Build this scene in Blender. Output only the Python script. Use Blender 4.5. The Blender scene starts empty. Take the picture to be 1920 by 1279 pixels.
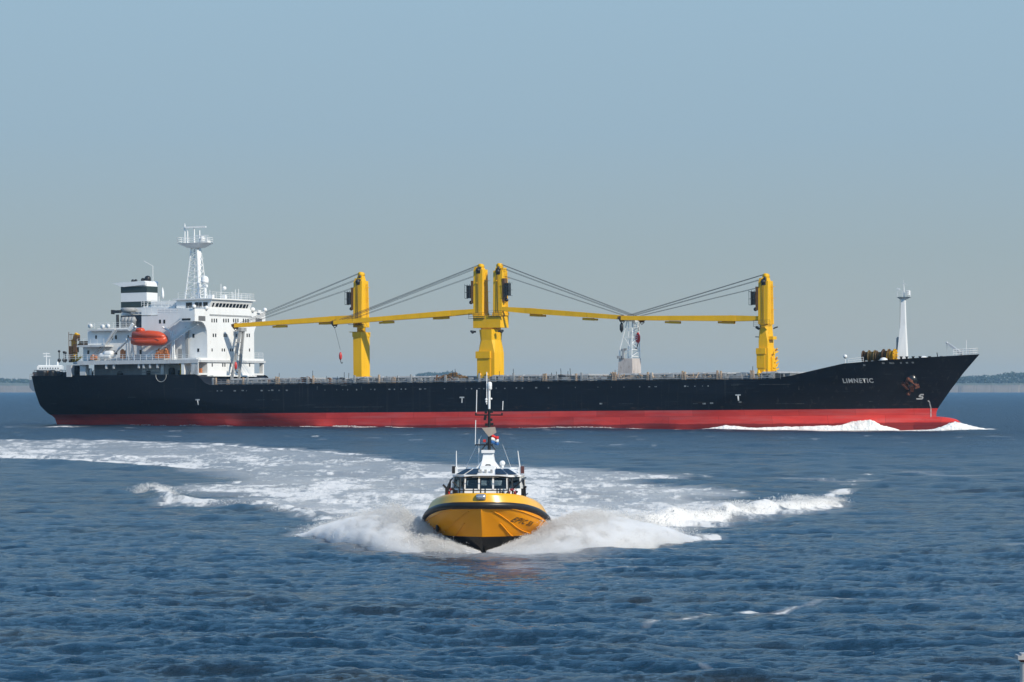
import bpy, math, random
import numpy as np
random.seed(7); rng = np.random.default_rng(11)
SC = bpy.context.scene
COL = SC.collection
def R(d): return d*math.pi/180

# ------------------------------------------------------------------ camera, world, sun, exposure
CAM_H, FPX, HORY = 7.0, 5600.0, 729.0          # eye height (m), focal length and horizon in photo pixels
cam = bpy.data.cameras.new('camera'); camo = bpy.data.objects.new('camera', cam); COL.objects.link(camo)
camo.location = (0, 0, CAM_H); camo.rotation_euler = (R(90), 0, 0)
cam.sensor_width = 36; cam.lens = 36*FPX/1920; cam.shift_y = (HORY-639.5)/1920
cam.clip_start = 1; cam.clip_end = 60000
SC.camera = camo
SUN_EL, SUN_AZ = R(35), R(-45)   # direction to the sun: right and a little behind the camera
SDIR = (math.cos(SUN_EL)*math.cos(SUN_AZ), math.cos(SUN_EL)*math.sin(SUN_AZ), math.sin(SUN_EL))
sl = bpy.data.lights.new('sun', 'SUN'); sl.energy = 4.4; sl.angle = R(.55); sl.color = (1, .92, .78)
slo = bpy.data.objects.new('sun', sl); COL.objects.link(slo)
from mathutils import Vector, Matrix
slo.rotation_euler = Vector(SDIR).to_track_quat('Z', 'Y').to_euler()
W = bpy.data.worlds.new('World'); SC.world = W; W.use_nodes = True
wt = W.node_tree; wt.nodes.clear()
wo = wt.nodes.new('ShaderNodeOutputWorld'); wb = wt.nodes.new('ShaderNodeBackground')
sky = wt.nodes.new('ShaderNodeTexSky'); sky.sky_type = 'NISHITA'; sky.sun_disc = False
sky.sun_elevation = SUN_EL; sky.sun_rotation = math.pi/2 - SUN_AZ
sky.air_density = 1.0; sky.dust_density = .6; sky.ozone_density = 3.0
# a low hazy belt of air near the horizon (by elevation), clear blue above
tc = wt.nodes.new('ShaderNodeTexCoord'); sx = wt.nodes.new('ShaderNodeSeparateXYZ')
wt.links.new(tc.outputs['Generated'], sx.inputs[0])
belt = wt.nodes.new('ShaderNodeValToRGB')
SKY_LOW, SKY_TOP = (3.05, 3.72, 4.02), (3.18, 4.72, 6.05)
wt.links.new(sx.outputs['Z'], belt.inputs[0])
e = belt.color_ramp.elements
e[0].position = 0.0; e[0].color = (.420, .448, .425, 1)
e[1].position = .60; e[1].color = (.15, .44, .95, 1)
for p, c in ((.045, (.350, .437, .468, 1)), (.085, (.322, .455, .555, 1)), (.128, (.325, .478, .60, 1)), (.20, (.38, .68, 1.0, 1)), (.36, (.29, .68, 1.2, 1))):
    q = e.new(p); q.color = c
mulb = wt.nodes.new('ShaderNodeVectorMath'); mulb.operation = 'SCALE'; mulb.inputs['Scale'].default_value = 1/.10
wt.links.new(belt.outputs[0], mulb.inputs[0])
fac = wt.nodes.new('ShaderNodeMapRange'); fac.interpolation_type = 'SMOOTHSTEP'
fac.inputs['From Min'].default_value = .42; fac.inputs['From Max'].default_value = .72
wt.links.new(sx.outputs['Z'], fac.inputs['Value'])
wm = wt.nodes.new('ShaderNodeMix'); wm.data_type = 'RGBA'
wt.links.new(fac.outputs[0], wm.inputs['Factor']); wt.links.new(mulb.outputs[0], wm.inputs['A']); 
tint = wt.nodes.new('ShaderNodeVectorMath'); tint.operation = 'MULTIPLY'; tint.inputs[1].default_value = (.90, 1.15, 1.35)   # polarised deep blue overhead
wt.links.new(sky.outputs[0], tint.inputs[0]); wt.links.new(tint.outputs[0], wm.inputs['B'])
wt.links.new(wm.outputs['Result'], wb.inputs[0]); wb.inputs[1].default_value = .10
wt.links.new(wb.outputs[0], wo.inputs[0])
SC.view_settings.view_transform = 'Standard'; SC.view_settings.look = 'None'; SC.view_settings.exposure = 0; SC.view_settings.gamma = 1
SC.cycles.max_bounces = 10; SC.cycles.volume_bounces = 1; SC.cycles.transparent_max_bounces = 16
SC.cycles.sample_clamp_indirect = 4; SC.cycles.use_denoising = True

# ------------------------------------------------------------------ helpers
def tag(o, label=None, cat=None, group=None, kind=None):
    if label: o['label'] = label
    if cat: o['category'] = cat
    if group: o['group'] = group
    if kind: o['kind'] = kind
    return o
def empty(name, loc=(0, 0, 0), rot=(0, 0, 0)):
    o = bpy.data.objects.new(name, None); COL.objects.link(o); o.location = loc; o.rotation_euler = rot
    return o
def link(name, me, parent=None, mat=None):
    o = bpy.data.objects.new(name, me); COL.objects.link(o)
    if mat: me.materials.append(mat)
    if parent: o.parent = parent
    return o
class MB:
    """collects simple shapes and links them as one mesh object"""
    def __init__(s): s.v = []; s.f = []; s.sm = []
    def add(s, vs, fs, smooth=False):
        n = len(s.v); s.v += [tuple(p) for p in vs]
        s.f += [tuple(i+n for i in f) for f in fs]; s.sm += [smooth]*len(fs); return s
    def box(s, x0, x1, y0, y1, z0, z1, bev=0):
        x0, x1 = sorted((x0, x1)); y0, y1 = sorted((y0, y1)); z0, z1 = sorted((z0, z1))
        return s.prism([(x0, y0), (x1, y0), (x1, y1), (x0, y1)], z0, z1)
    def prism(s, pts, z0, z1, top=None, smooth=False):
        top = top or pts; n = len(pts)
        return s.add([(x, y, z0) for x, y in pts]+[(x, y, z1) for x, y in top],
              [tuple(range(n-1, -1, -1)), tuple(range(n, 2*n))]+[(i, (i+1) % n, n+(i+1) % n, n+i) for i in range(n)], smooth)
    def extr(s, pts, y0, y1):                      # polygon in (x, z) pushed along y
        n = len(pts)
        return s.add([(x, y0, z) for x, z in pts]+[(x, y1, z) for x, z in pts],
              [tuple(range(n)), tuple(range(2*n-1, n-1, -1))]+[(i, n+i, n+(i+1) % n, (i+1) % n) for i in range(n)])
    def tube(s, pts, r, n=6, r2=None, cap=True):
        pts = [Vector(p) for p in pts]; rings = []; m = len(pts)
        for i, p in enumerate(pts):
            d = (pts[min(i+1, m-1)]-pts[max(i-1, 0)]).normalized()
            a = d.orthogonal().normalized() if i == 0 else (rings[-1][1]-d*rings[-1][1].dot(d)).normalized()
            b = d.cross(a); rr = r if r2 is None else r+(r2-r)*i/max(1, m-1)
            rings.append(([p+(a*math.cos(t)+b*math.sin(t))*rr for t in [2*math.pi*j/n for j in range(n)]], a))
        vs = [q for rg, _ in rings for q in rg]; fs = []
        for i in range(m-1):
            for j in range(n):
                fs.append((i*n+j, i*n+(j+1) % n, (i+1)*n+(j+1) % n, (i+1)*n+j))
        s.add(vs, fs, n > 5)
        if cap: s.add(rings[0][0], [tuple(range(n-1, -1, -1))]); s.add(rings[-1][0], [tuple(range(n))])
        return s
    def bar(s, a, b, w, h):                        # rectangular bar from a to b, w wide, h high
        a, b = Vector(a), Vector(b); d = (b-a).normalized()
        up = Vector((0, 0, 1)) if abs(d.z) < .95 else Vector((1, 0, 0))
        x = d.cross(up).normalized(); y = x.cross(d).normalized()
        w0, w1 = (w if isinstance(w, tuple) else (w, w)); h0, h1 = (h if isinstance(h, tuple) else (h, h))
        vs = [a+x*w0/2*i+y*h0/2*j for i, j in ((-1, -1), (1, -1), (1, 1), (-1, 1))]+[b+x*w1/2*i+y*h1/2*j for i, j in ((-1, -1), (1, -1), (1, 1), (-1, 1))]
        return s.add(vs, [(3, 2, 1, 0), (4, 5, 6, 7), (0, 1, 5, 4), (1, 2, 6, 5), (2, 3, 7, 6), (3, 0, 4, 7)])
    def lathe(s, prof, c=(0, 0, 0), n=16, axis='z'):
        vs = []; fs = []
        for r, h in prof:
            for j in range(n):
                t = 2*math.pi*j/n; a, b = r*math.cos(t), r*math.sin(t)
                p = (a, b, h) if axis == 'z' else ((h, a, b) if axis == 'x' else (b, h, a))
                vs.append((p[0]+c[0], p[1]+c[1], p[2]+c[2]))
        for i in range(len(prof)-1):
            for j in range(n): fs.append((i*n+j, i*n+(j+1) % n, (i+1)*n+(j+1) % n, (i+1)*n+j))
        fs += [tuple(range(n-1, -1, -1)), tuple(range((len(prof)-1)*n, len(prof)*n))]
        return s.add(vs, fs, True)
    def ball(s, c, r, n=10, sq=(1, 1, 1)):
        prof = [(max(1e-3, r*math.sin(math.pi*i/n)), -r*math.cos(math.pi*i/n)) for i in range(n+1)]
        k = len(s.v); s.lathe(prof, (0, 0, 0), 2*n)
        s.v[k:] = [(x*sq[0]+c[0], y*sq[1]+c[1], z*sq[2]+c[2]) for x, y, z in s.v[k:]]
        return s
    def rail(s, pts, h, r=.035, step=1.6, rows=3):
        for a, b in zip(pts[:-1], pts[1:]):
            a, b = Vector(a), Vector(b); L = (b-a).length; k = max(1, int(L/step))
            for i in range(k+1):
                p = a.lerp(b, i/k); s.tube([p, p+Vector((0, 0, h))], r, 4)
            for j in range(rows):
                o = Vector((0, 0, h*(j+1)/rows)); s.tube([a+o, b+o], r, 4)
        return s
    def build(s, name, mat, parent=None):
        me = bpy.data.meshes.new(name); me.from_pydata(s.v, [], s.f)
        me.polygons.foreach_set('use_smooth', s.sm); me.update()
        return link(name, me, parent, mat)

def nodes(name):
    m = bpy.data.materials.new(name); m.use_nodes = True; nt = m.node_tree
    return m, nt, nt.nodes['Principled BSDF']
def paint(name, col, rough=.45, var=.25, scale=1.5, streak=True, spec=.5, metal=0, rust=0, rustcol=(.16, .06, .025), coord='Object'):
    """painted steel or similar: slow tone variation, weather streaks, a little rust"""
    m, nt, b = nodes(name); N, L = nt.nodes, nt.links
    tc = N.new('ShaderNodeTexCoord'); mp = N.new('ShaderNodeMapping'); L.new(tc.outputs[coord], mp.inputs[0])
    mp.inputs['Scale'].default_value = (scale, scale, scale*(.25 if streak else 1))
    n = N.new('ShaderNodeTexNoise'); n.inputs['Scale'].default_value = 1; n.inputs['Detail'].default_value = 6; n.inputs['Roughness'].default_value = .65
    L.new(mp.outputs[0], n.inputs['Vector'])
    mix = N.new('ShaderNodeMix'); mix.data_type = 'RGBA'
    mr = N.new('ShaderNodeMapRange'); mr.inputs['From Min'].default_value = .3; mr.inputs['From Max'].default_value = .7
    L.new(n.outputs[0], mr.inputs[0]); L.new(mr.outputs[0], mix.inputs['Factor'])
    d = 1-var
    mix.inputs['A'].default_value = (*[c*d for c in col], 1); mix.inputs['B'].default_value = (*col, 1)
    out = mix.outputs['Result']
    if rust:
        n2 = N.new('ShaderNodeTexNoise'); n2.inputs['Scale'].default_value = 2.3; n2.inputs['Detail'].default_value = 8; n2.inputs['Roughness'].default_value = .7
        L.new(mp.outputs[0], n2.inputs['Vector'])
        r2 = N.new('ShaderNodeMapRange'); r2.inputs['From Min'].default_value = 1-rust-.06; r2.inputs['From Max'].default_value = 1-rust+.06
        L.new(n2.outputs[0], r2.inputs[0]); m2 = N.new('ShaderNodeMix'); m2.data_type = 'RGBA'
        L.new(r2.outputs[0], m2.inputs['Factor']); L.new(out, m2.inputs['A']); m2.inputs['B'].default_value = (*rustcol, 1); out = m2.outputs['Result']
    L.new(out, b.inputs['Base Color']); b.inputs['Roughness'].default_value = rough; b.inputs['Specular IOR Level'].default_value = spec
    b.inputs['Metallic'].default_value = metal
    return m
WHITE = paint('white paint', (.80, .80, .78), .4, .10, .7, rust=.30, rustcol=(.45, .33, .22))
WHITE2 = paint('white gelcoat', (.80, .80, .79), .3, .08, 2)
GREYW = paint('grey white steel', (.56, .57, .57), .5, .2, 1, rust=.33, rustcol=(.3, .2, .13))
YEL = paint('yellow crane paint', (.84, .46, .008), .5, .16, .6, spec=.2, rust=.31, rustcol=(.40, .20, .02))
BYEL = paint('yellow gelcoat', (.84, .42, .012), .28, .12, .8)
DARK = paint('dark steel', (.03, .032, .035), .5, .4, 2)
BLACK = paint('black rubber', (.018, .018, .02), .42, .4, 3, spec=.4)
GLASSD = paint('dark window glass', (.012, .015, .018), .12, .2, 1, streak=False)
GREY = paint('deck grey', (.25, .265, .27), .6, .35, 1.2, rust=.38)
GREYL = paint('light grey steel', (.36, .37, .37), .6, .3, 1.2, rust=.36)
RUSTY = paint('rust brown', (.22, .10, .045), .75, .5, 2.5, streak=False)
TAN = paint('tan primer', (.55, .40, .27), .7, .35, 2, rust=.4)
ORANGE = paint('orange lifeboat', (.62, .075, .018), .35, .15, 1)
REDB = paint('red block paint', (.55, .035, .03), .4, .2, 2)
GREEN = paint('dark green band', (.030, .046, .040), .5, .2, 1)
ROPE = paint('wire rope', (.05, .055, .065), .6, .2, 3)
MARK = paint('white marking', (.62, .62, .60), .6, .35, 2, rust=.36, rustcol=(.15, .15, .15))
BROWN = paint('brown drum', (.16, .075, .02), .6, .4, 2, streak=False)

def textmesh(body, size):
    cu = bpy.data.curves.new('lettering', 'FONT'); cu.body = body; cu.size = size; cu.offset = size*.035; cu.space_character = 1.18; cu.resolution_u = 3
    o = bpy.data.objects.new('lettering', cu); COL.objects.link(o)
    dg = bpy.context.evaluated_depsgraph_get(); dg.update()
    me = bpy.data.meshes.new_from_object(o.evaluated_get(dg)); bpy.data.objects.remove(o); return me

# ------------------------------------------------------------------ value noise for the sea
def vnoise(x, y, seed=0):
    xi = np.floor(x).astype(np.int64); yi = np.floor(y).astype(np.int64); fx = x-xi; fy = y-yi
    fx = fx*fx*fx*(fx*(fx*6-15)+10); fy = fy*fy*fy*(fy*(fy*6-15)+10)
    def h(a, b):
        n = (a*374761393+b*668265263+seed*982451653) & 0xffffffff
        n = ((n ^ (n >> 13))*1274126177) & 0xffffffff
        return ((n ^ (n >> 16)) & 0xffff)/65535.0
    return (h(xi, yi)*(1-fx)+h(xi+1, yi)*fx)*(1-fy)+(h(xi, yi+1)*(1-fx)+h(xi+1, yi+1)*fx)*fy
def fbm(x, y, o=4, seed=0, g=.5):
    t = 0; a = 1; s = 0
    for i in range(o): t = t+a*vnoise(x*2**i+i*17.3, y*2**i-i*9.1, seed+i); s += a; a *= g
    return t/s
def sstep(a, b, x):
    t = np.clip((x-a)/(b-a), 0, 1); return t*t*(3-2*t)
def sea_pt(X, Y):                                  # photo pixel -> point on the calm sea
    d = CAM_H*FPX/(Y-HORY); return ((X-960)/FPX*d, d)
NW = 110
wl = np.exp(rng.uniform(np.log(.34), np.log(9.5), NW)); wdir = R(-100)+rng.normal(0, .48, NW)
wk = 2*np.pi/wl; wph = rng.uniform(0, 2*np.pi, NW)
wst = np.where(wl > 4, .024, np.where(wl > 1.8, .030, .036)); wa = wst/wk*.70
def waves(x, y, res):
    """height of the sea; waves shorter than the local grid are left to the bump map"""
    z = np.zeros_like(x); gx = .62+.8*fbm(x/22, y/40, 3, 5)
    # wind chop: sharp irregular crests, longer across the wind
    fr = sstep(130, 420, y)
    for k, (lam, amp) in enumerate(((16., .24), (8., .18))):
        f = fr*sstep(1.0, 2.6, lam/res); rn = 1-np.abs(2*vnoise(x/lam/1.3+7.7*k, y/lam, 90+k)-1); z += f*amp*(rn*rn-.35)
    wx, wy = x+.5*fbm(x/2.2, y/2.2, 2, 61), y+.5*fbm(x/2.0, y/2.0, 2, 67)
    for k, (lam, amp) in enumerate(((2.6, .12), (1.25, .075), (.62, .050), (.33, .026))):
        f = sstep(1.0, 2.6, lam/res); rn = 1-np.abs(2*vnoise(wx/lam/2.3+3.1*k, wy/lam, 80+k)-1); z += f*amp*(rn*rn-.35)
    for i in range(NW):
        f = sstep(1.3, 3.0, wl[i]/res); ph = wk[i]*(x*math.cos(wdir[i])+y*math.sin(wdir[i]))+wph[i]
        s = np.sin(ph); z += f*wa[i]*(s+.22*np.cos(2*ph))
    return z*gx

# ------------------------------------------------------------------ the cargo ship (local frame: x forward, y to port, z up)
ANG = R(26); C_, S_ = math.cos(ANG), math.sin(ANG); D0 = 540.0; TRIM = .0095
ship = empty('cargo_ship', (0, D0, 0), (0, 0, 0))
ship.rotation_euler = (Matrix.Rotation(-ANG, 3, 'Z') @ Matrix.Rotation(-TRIM, 3, 'Y')).to_euler()
tag(ship, 'long black and red cargo ship with yellow deck cranes and white aft superstructure', 'cargo ship')
def U(X, v):                                       # station (m forward of midships) of photo column X on the plane v metres to starboard
    k = (X-960)/FPX; return (k*(D0-C_*v)+S_*v)/(C_+k*S_)
def Z(Y, u, v): return CAM_H+(HORY-Y)*(D0-u*S_-v*C_)/FPX-TRIM*u
def ip(x, xs, ys): return float(np.interp(float(x), xs, ys))
def ztop(u): return ip(u, [-99, -59.2, -58.6, -58, -57.2, -56.2, 56, 60, 68, 75, 87.5], [10.4, 10.25, 10.0, 9.3, 8.6, 8.25, 8.15, 8.75, 10.6, 11.15, 11.95])
def stem(z): return ip(z, [-3, 1.2, 2.0, 2.9, 6, 9, 11.95, 14], [80.3, 79.9, 79.8, 80.1, 82.4, 84.8, 87.5, 89.3])
def half(u, z):
    Le = ip(z, [-2, 0, 4, 8, 12], [50, 47, 40, 33, 29]); pe = ip(z, [0, 6, 12], [1.0, .88, .72])
    d = max(0, stem(z)-u); bow = math.sin(math.pi/2*min(1, d/Le))**pe
    bt = ip(z, [-2, .9, 2.4, 3.2, 4.7, 7.3, 10.4], [.4, .8, 1.6, 4.0, 6.5, 8.1, 9.2]); La = ip(z, [-2, 0, 3, 6, 10], [84, 78, 60, 38, 24])
    a = max(0, u+98.3)
    return (bt+(12.5-bt)*math.sin(math.pi/2*min(1, a/La))**ip(z, [0, 6], [1.05, .85]))*bow
RED_Z = 2.93
def hull_mat():
    m, nt, b = nodes('ship hull paint'); N, L = nt.nodes, nt.links
    tc = N.new('ShaderNodeTexCoord'); sp = N.new('ShaderNodeSeparateXYZ'); L.new(tc.outputs['Object'], sp.inputs[0])
    def noise(sc, scale, det=6, ro=.65):
        mp = N.new('ShaderNodeMapping'); mp.inputs['Scale'].default_value = sc; L.new(tc.outputs['Object'], mp.inputs[0])
        n = N.new('ShaderNodeTexNoise'); n.inputs['Scale'].default_value = scale; n.inputs['Detail'].default_value = det; n.inputs['Roughness'].default_value = ro
        L.new(mp.outputs[0], n.inputs['Vector']); return n.outputs[0]
    def rng_(v, a, b_):
        r = N.new('ShaderNodeMapRange'); r.inputs['From Min'].default_value = a; r.inputs['From Max'].default_value = b_; L.new(v, r.inputs[0]); return r.outputs[0]
    def mix(f, a, b_):
        x = N.new('ShaderNodeMix'); x.data_type = 'RGBA'
        L.new(f, x.inputs['Factor'])
        for s, q in (('A', a), ('B', b_)):
            if isinstance(q, tuple): x.inputs[s].default_value = (*q, 1)
            else: L.new(q, x.inputs[s])
        return x.outputs['Result']
    def mul(a, b_):
        x = N.new('ShaderNodeMath'); x.operation = 'MULTIPLY'
        for i, q in enumerate((a, b_)):
            if isinstance(q, float): x.inputs[i].default_value = q
            else: L.new(q, x.inputs[i])
        return x.outputs[0]
    soft = noise((.12, .12, .5), 1)
    red = mix(rng_(soft, .35, .65), (.51, .036, .032), (.68, .060, .046))
    plates = noise((.09, .09, 1.2), 1, 3)
    red = mix(mul(rng_(plates, .46, .68), .5), red, (.50, .13, .125))
    red = mix(mul(rng_(noise((.6, .6, .35), 1.6, 8, .75), .60, .72), .35), red, (.17, .022, .022))
    # wet and weedy band at the waterline, with an uneven edge
    wz = N.new('ShaderNodeMath'); wz.operation = 'ADD'; L.new(sp.outputs['Z'], wz.inputs[0])
    L.new(mul(noise((.10, .10, .0), 1, 4), .9), wz.inputs[1])
    wv = N.new('ShaderNodeMapRange'); wv.inputs['From Min'].default_value = .95; wv.inputs['From Max'].default_value = 1.15
    wv.inputs['To Min'].default_value = .75; wv.inputs['To Max'].default_value = 0
    L.new(wz.outputs[0], wv.inputs[0]); red = mix(wv.outputs[0], red, (.10, .012, .014))
    blk = mix(rng_(soft, .3, .7), (.0030, .0042, .0085), (.0058, .0080, .0135))
    scuff = mul(rng_(noise((.16, .16, 3.0), 1.3, 9, .72), .60, .74), .75)
    blk = mix(scuff, blk, (.06, .065, .065))
    lowb = N.new('ShaderNodeMapRange'); lowb.inputs['From Min'].default_value = 5.2; lowb.inputs['From Max'].default_value = 3.2; L.new(sp.outputs['Z'], lowb.inputs[0])
    blk = mix(mul(mul(rng_(noise((.45, .45, 1.8), 1.1, 9, .75), .58, .68), lowb.outputs[0]), .8), blk, (.085, .045, .03))
    run = mul(rng_(noise((1.6, 1.6, .05), 1, 5, .7), .58, .72), .7)
    blk = mix(run, blk, (.05, .045, .04))
    # plating: each strake a slightly different tone
    mpb = N.new('ShaderNodeMapping'); mpb.inputs['Rotation'].default_value = (math.pi/2, 0, 0); L.new(tc.outputs['Object'], mpb.inputs[0])
    bk = N.new('ShaderNodeTexBrick'); bk.inputs['Scale'].default_value = 1; bk.inputs['Brick Width'].default_value = 9; bk.inputs['Row Height'].default_value = 1.9; bk.inputs['Mortar Size'].default_value = .035; bk.inputs['Color1'].default_value = (.80, .80, .80, 1); bk.inputs['Color2'].default_value = (1.12, 1.12, 1.12, 1); bk.inputs['Mortar'].default_value = (.62, .62, .62, 1); L.new(mpb.outputs[0], bk.inputs[0])
    def times(c):
        x = N.new('ShaderNodeMix'); x.data_type = 'RGBA'; x.blend_type = 'MULTIPLY'; x.inputs['Factor'].default_value = .8; L.new(c, x.inputs['A']); L.new(bk.outputs[0], x.inputs['B']); return x.outputs['Result']
    blk = times(blk); red = times(red)
    edge = N.new('ShaderNodeMapRange'); edge.inputs['From Min'].default_value = RED_Z-.03; edge.inputs['From Max'].default_value = RED_Z+.03
    L.new(sp.outputs['Z'], edge.inputs[0])
    L.new(mix(edge.outputs[0], red, blk), b.inputs['Base Color'])
    b.inputs['Roughness'].default_value = .5; b.inputs['Specular IOR Level'].default_value = .18
    bp = N.new('ShaderNodeBump'); bp.inputs['Strength'].default_value = .25; bp.inputs['Distance'].default_value = .1
    L.new(noise((.3, .3, .3), 1, 3), bp.inputs['Height']); L.new(bp.outputs[0], b.inputs['Normal'])
    return m
HULLM = hull_mat()
us = sorted(set([-98.3+.7*i for i in range(8)]+list(np.linspace(-92, -60, 18))+[-59.4, -59, -58.6, -58.2, -57.8, -57.4, -57, -56.6, -56.2, -55.8]+list(np.linspace(-54, 44, 26))+list(np.linspace(45, 84, 40))+[84.8, 85.5, 86.1, 86.6, 87.0, 87.3, 87.5]))
NT = 26; mb = MB(); rows = []
for u0 in us:
    zt = ztop(u0); col = []
    for j in range(NT+1):
        z = -2.2+(zt+2.2)*j/NT
        u = u0 if u0 < 40 else 40+(u0-40)*(stem(z)-40)/47.5
        col.append((u, half(u, z), z))
    rows.append(col)
n = NT+1; M = len(us)
for sgn in (-1, 1):
    vs = [(u, sgn*b, z) for c in rows for u, b, z in c]; fs = []
    for i in range(M-1):
        for j in range(NT):
            q = (i*n+j, (i+1)*n+j, (i+1)*n+j+1, i*n+j+1); fs.append(q if sgn < 0 else q[::-1])
    mb.add(vs, fs, True)
# transom and weather deck close the shell
mb.add([(rows[0][j][0], -rows[0][j][1], rows[0][j][2]) for j in range(n)]+[(rows[0][j][0], rows[0][j][1], rows[0][j][2]) for j in range(n)],
       [(j, j+1, n+j+1, n+j) for j in range(NT)])
mb.add([(c[-1][0], -c[-1][1]+.25, c[-1][2]-.25) for c in rows[:-3]]+[(c[-1][0], c[-1][1]-.25, c[-1][2]-.25) for c in rows[:-3]],
       [(i, M-3+i, M-3+i+1, i+1) for i in range(M-4)])
# bulbous bow
vs = []; fs = []; nb = 16
for i in range(13):
    t = i/12; x = 70+t*14.6; r = (1-max(0, (t-.45)/.55)**2.3)**.5 if t < 1 else .02
    for j in range(nb):
        a = 2*math.pi*j/nb; vs.append((x, 1.6*r*math.sin(a), -.40+1.70*r*math.cos(a)+.55*t))
for i in range(12):
    for j in range(nb): fs.append((i*nb+j, i*nb+(j+1) % nb, (i+1)*nb+(j+1) % nb, (i+1)*nb+j))
mb.add(vs, fs, True)
mb.build('hull', HULLM, ship)

def letters(name, body, X, Y, size, v0=12.5, mat=MARK, slant=0, width=None):
    """lettering that follows the starboard plating; X, Y its lower left corner in the photo"""
    me = textmesh(body, size); u0 = U(X, v0); kx = 1
    if width: kx = width/max(p.co.x for p in me.vertices)
    for _ in range(3): u0 = U(X, half(u0, Z(Y, u0, v0))); 
    z0 = Z(Y, u0, half(u0, Z(Y, u0, v0)))
    for p in me.vertices:
        u = u0+p.co.x*kx+slant*p.co.y; z = z0+p.co.y; p.co = (u, -(half(u, z)+.12), z)
    return link(name, me, ship, mat)
letters('ship_name', 'LIMNETIC', 1582, 718, 1.02, width=4.75)
for X in (369, 863, 1381): letters('tug_mark', 'T', X, 759 if X < 600 else (755 if X < 1000 else 751), 1.45)
# small symbol for the bulbous bow
def hullplate(m, pts, w):
    """painted line on the plating through photo points"""
    P = []
    for X, Y in pts:
        v = 10; u = U(X, v)
        for _ in range(6): v = half(u, Z(Y, u, v)); u = U(X, v)
        P.append((u, Z(Y, u, v)))
    for (a, b), (c, d) in zip(P[:-1], P[1:]):
        L = math.hypot(c-a, d-b); px, pz = -(d-b)/L*w/2, (c-a)/L*w/2; k = max(1, int(L/.6))
        for i in range(k):
            q = []
            for t in (i/k, (i+1)/k):
                for s in (-1, 1):
                    u = a+(c-a)*t+s*px; z = b+(d-b)*t+s*pz; q.append((u, -(half(u, z)+.09), z))
            m.add(q, [(0, 2, 3, 1)])
m = MB(); hullplate(m, [(1733, 740), (1727, 740), (1725, 744), (1731, 744), (1730, 748), (1719, 748)], .22); hullplate(m, [(1727, 740), (1724, 744)], .2)
m.build('bulb_mark', MARK, ship)
m = MB()
for a in [(1742+ip(y, [752, 765, 785, 800], [0, 3, 3, -3]), y) for y in np.arange(753, 800, 2.4)]:
    hullplate(m, [a, (a[0]+2.2, a[1])], .13)
hullplate(m, [(1740.5, 752), (1743, 752)], .2)
m.build('draught_mark', MARK, ship)
rr = random.Random(3); FIT = paint('faded fitting', (.34, .36, .36), .6, .6, 3, rust=.45, rustcol=(.06, .06, .06))
for X in range(400, 1330, 12):
    if rr.random() < .62:
        y = ip(X, [400, 900, 1330], [733, 728.5, 724])+rr.uniform(-.4, .4); w = rr.choice((1.2, 1.6, 2.4, 4))
        m = MB(); x_ = X+rr.uniform(0, 8); hullplate(m, [(x_, y), (x_+w, y)], rr.uniform(.10, .26)); m.build('hull_fitting', FIT, ship)
FADE = paint('rubbed plate', (.07, .075, .07), .6, .6, 2, rust=.5, rustcol=(.012, .014, .018))
for X, Y, w in ((1655, 681, 5), (1669, 681, 5), (1674, 681, 4), (1689, 680.6, 3), (1700, 680.4, 4), (1711, 680, 4), (1125, 757, 5), (1386, 754, 5), (1300, 757, 9), (1318, 757, 6), (1332, 756, 6), (240, 745, 15), (1630, 753, 7), (1495, 757, 14), (1372, 722, 14), (1425, 721, 58), (1620, 685, 4)):
    m = MB(); hullplate(m, [(X, Y), (X+w, Y-.1)], .26 if w < 7 else .12); m.build('hull_fitting', FIT if w < 7 else FADE, ship)
SP = paint('worn grey', (.10, .11, .115), .6, .6, 1.5, rust=.5, rustcol=(.012, .014, .018))     # pipe guards along the side
for X0, X1, Y, w in ((588, 720, 763.5, .05), (480, 497, 750, .05), (511, 525, 750, .06), (1160, 1188, 757, .04), (1455, 1500, 757, .04), (640, 652, 722, .35), (606, 660, 721, .18)):
    m = MB(); hullplate(m, [(X0, Y), (X1, Y-(X1-X0)*.004)], w); m.build('side_pipe', SP, ship)
for X in (596, 679, 1499): m = MB(); hullplate(m, [(X, 724), (X, 731)], .16); m.build('side_pipe', SP, ship)

# anchor in its bolster
vA = 6.; uA = U(1708, vA)
for _ in range(8): vA = half(uA, Z(716, uA, vA)); uA = U(1708, vA)
zA = Z(714, uA, vA)
m = MB(); m.ball((uA, -vA-.05, zA+.15), 1.25, 14, (1, .75, 1)); hz = m.build('anchor_bolster', paint('wet black', (.012, .013, .014), .25, .3, 1), ship)
m = MB()
def hp(X, Y, o=.5):
    v = vA
    for _ in range(6): u = U(X, v); v = half(u, Z(Y, u, v))
    u = U(X, v+o); return (u, -(v+o), Z(Y, u, v+o))
m.bar(hp(1702, 709, .9), hp(1719, 723, .8), .42, .42); m.bar(hp(1716, 726, .7), hp(1724, 723, .7), .6, .7)
m.bar(hp(1693, 718, .6), hp(1704, 729, .5), .5, .5); m.bar(hp(1700, 714, .7), hp(1711, 729, .6), .38, .38)
m.bar(hp(1711, 722, .8), hp(1711, 733, .5), .6, .55); m.bar(hp(1702, 736, .4), hp(1706, 739, .4), .6, .55)
m.bar(hp(1711, 730, .6), hp(1704, 738, .45), .25, .25)
m.build('anchor', paint('rusty anchor', (.24, .085, .035), .8, .6, 2, streak=False, rust=.5, rustcol=(.07, .012, .012)), ship)

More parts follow.
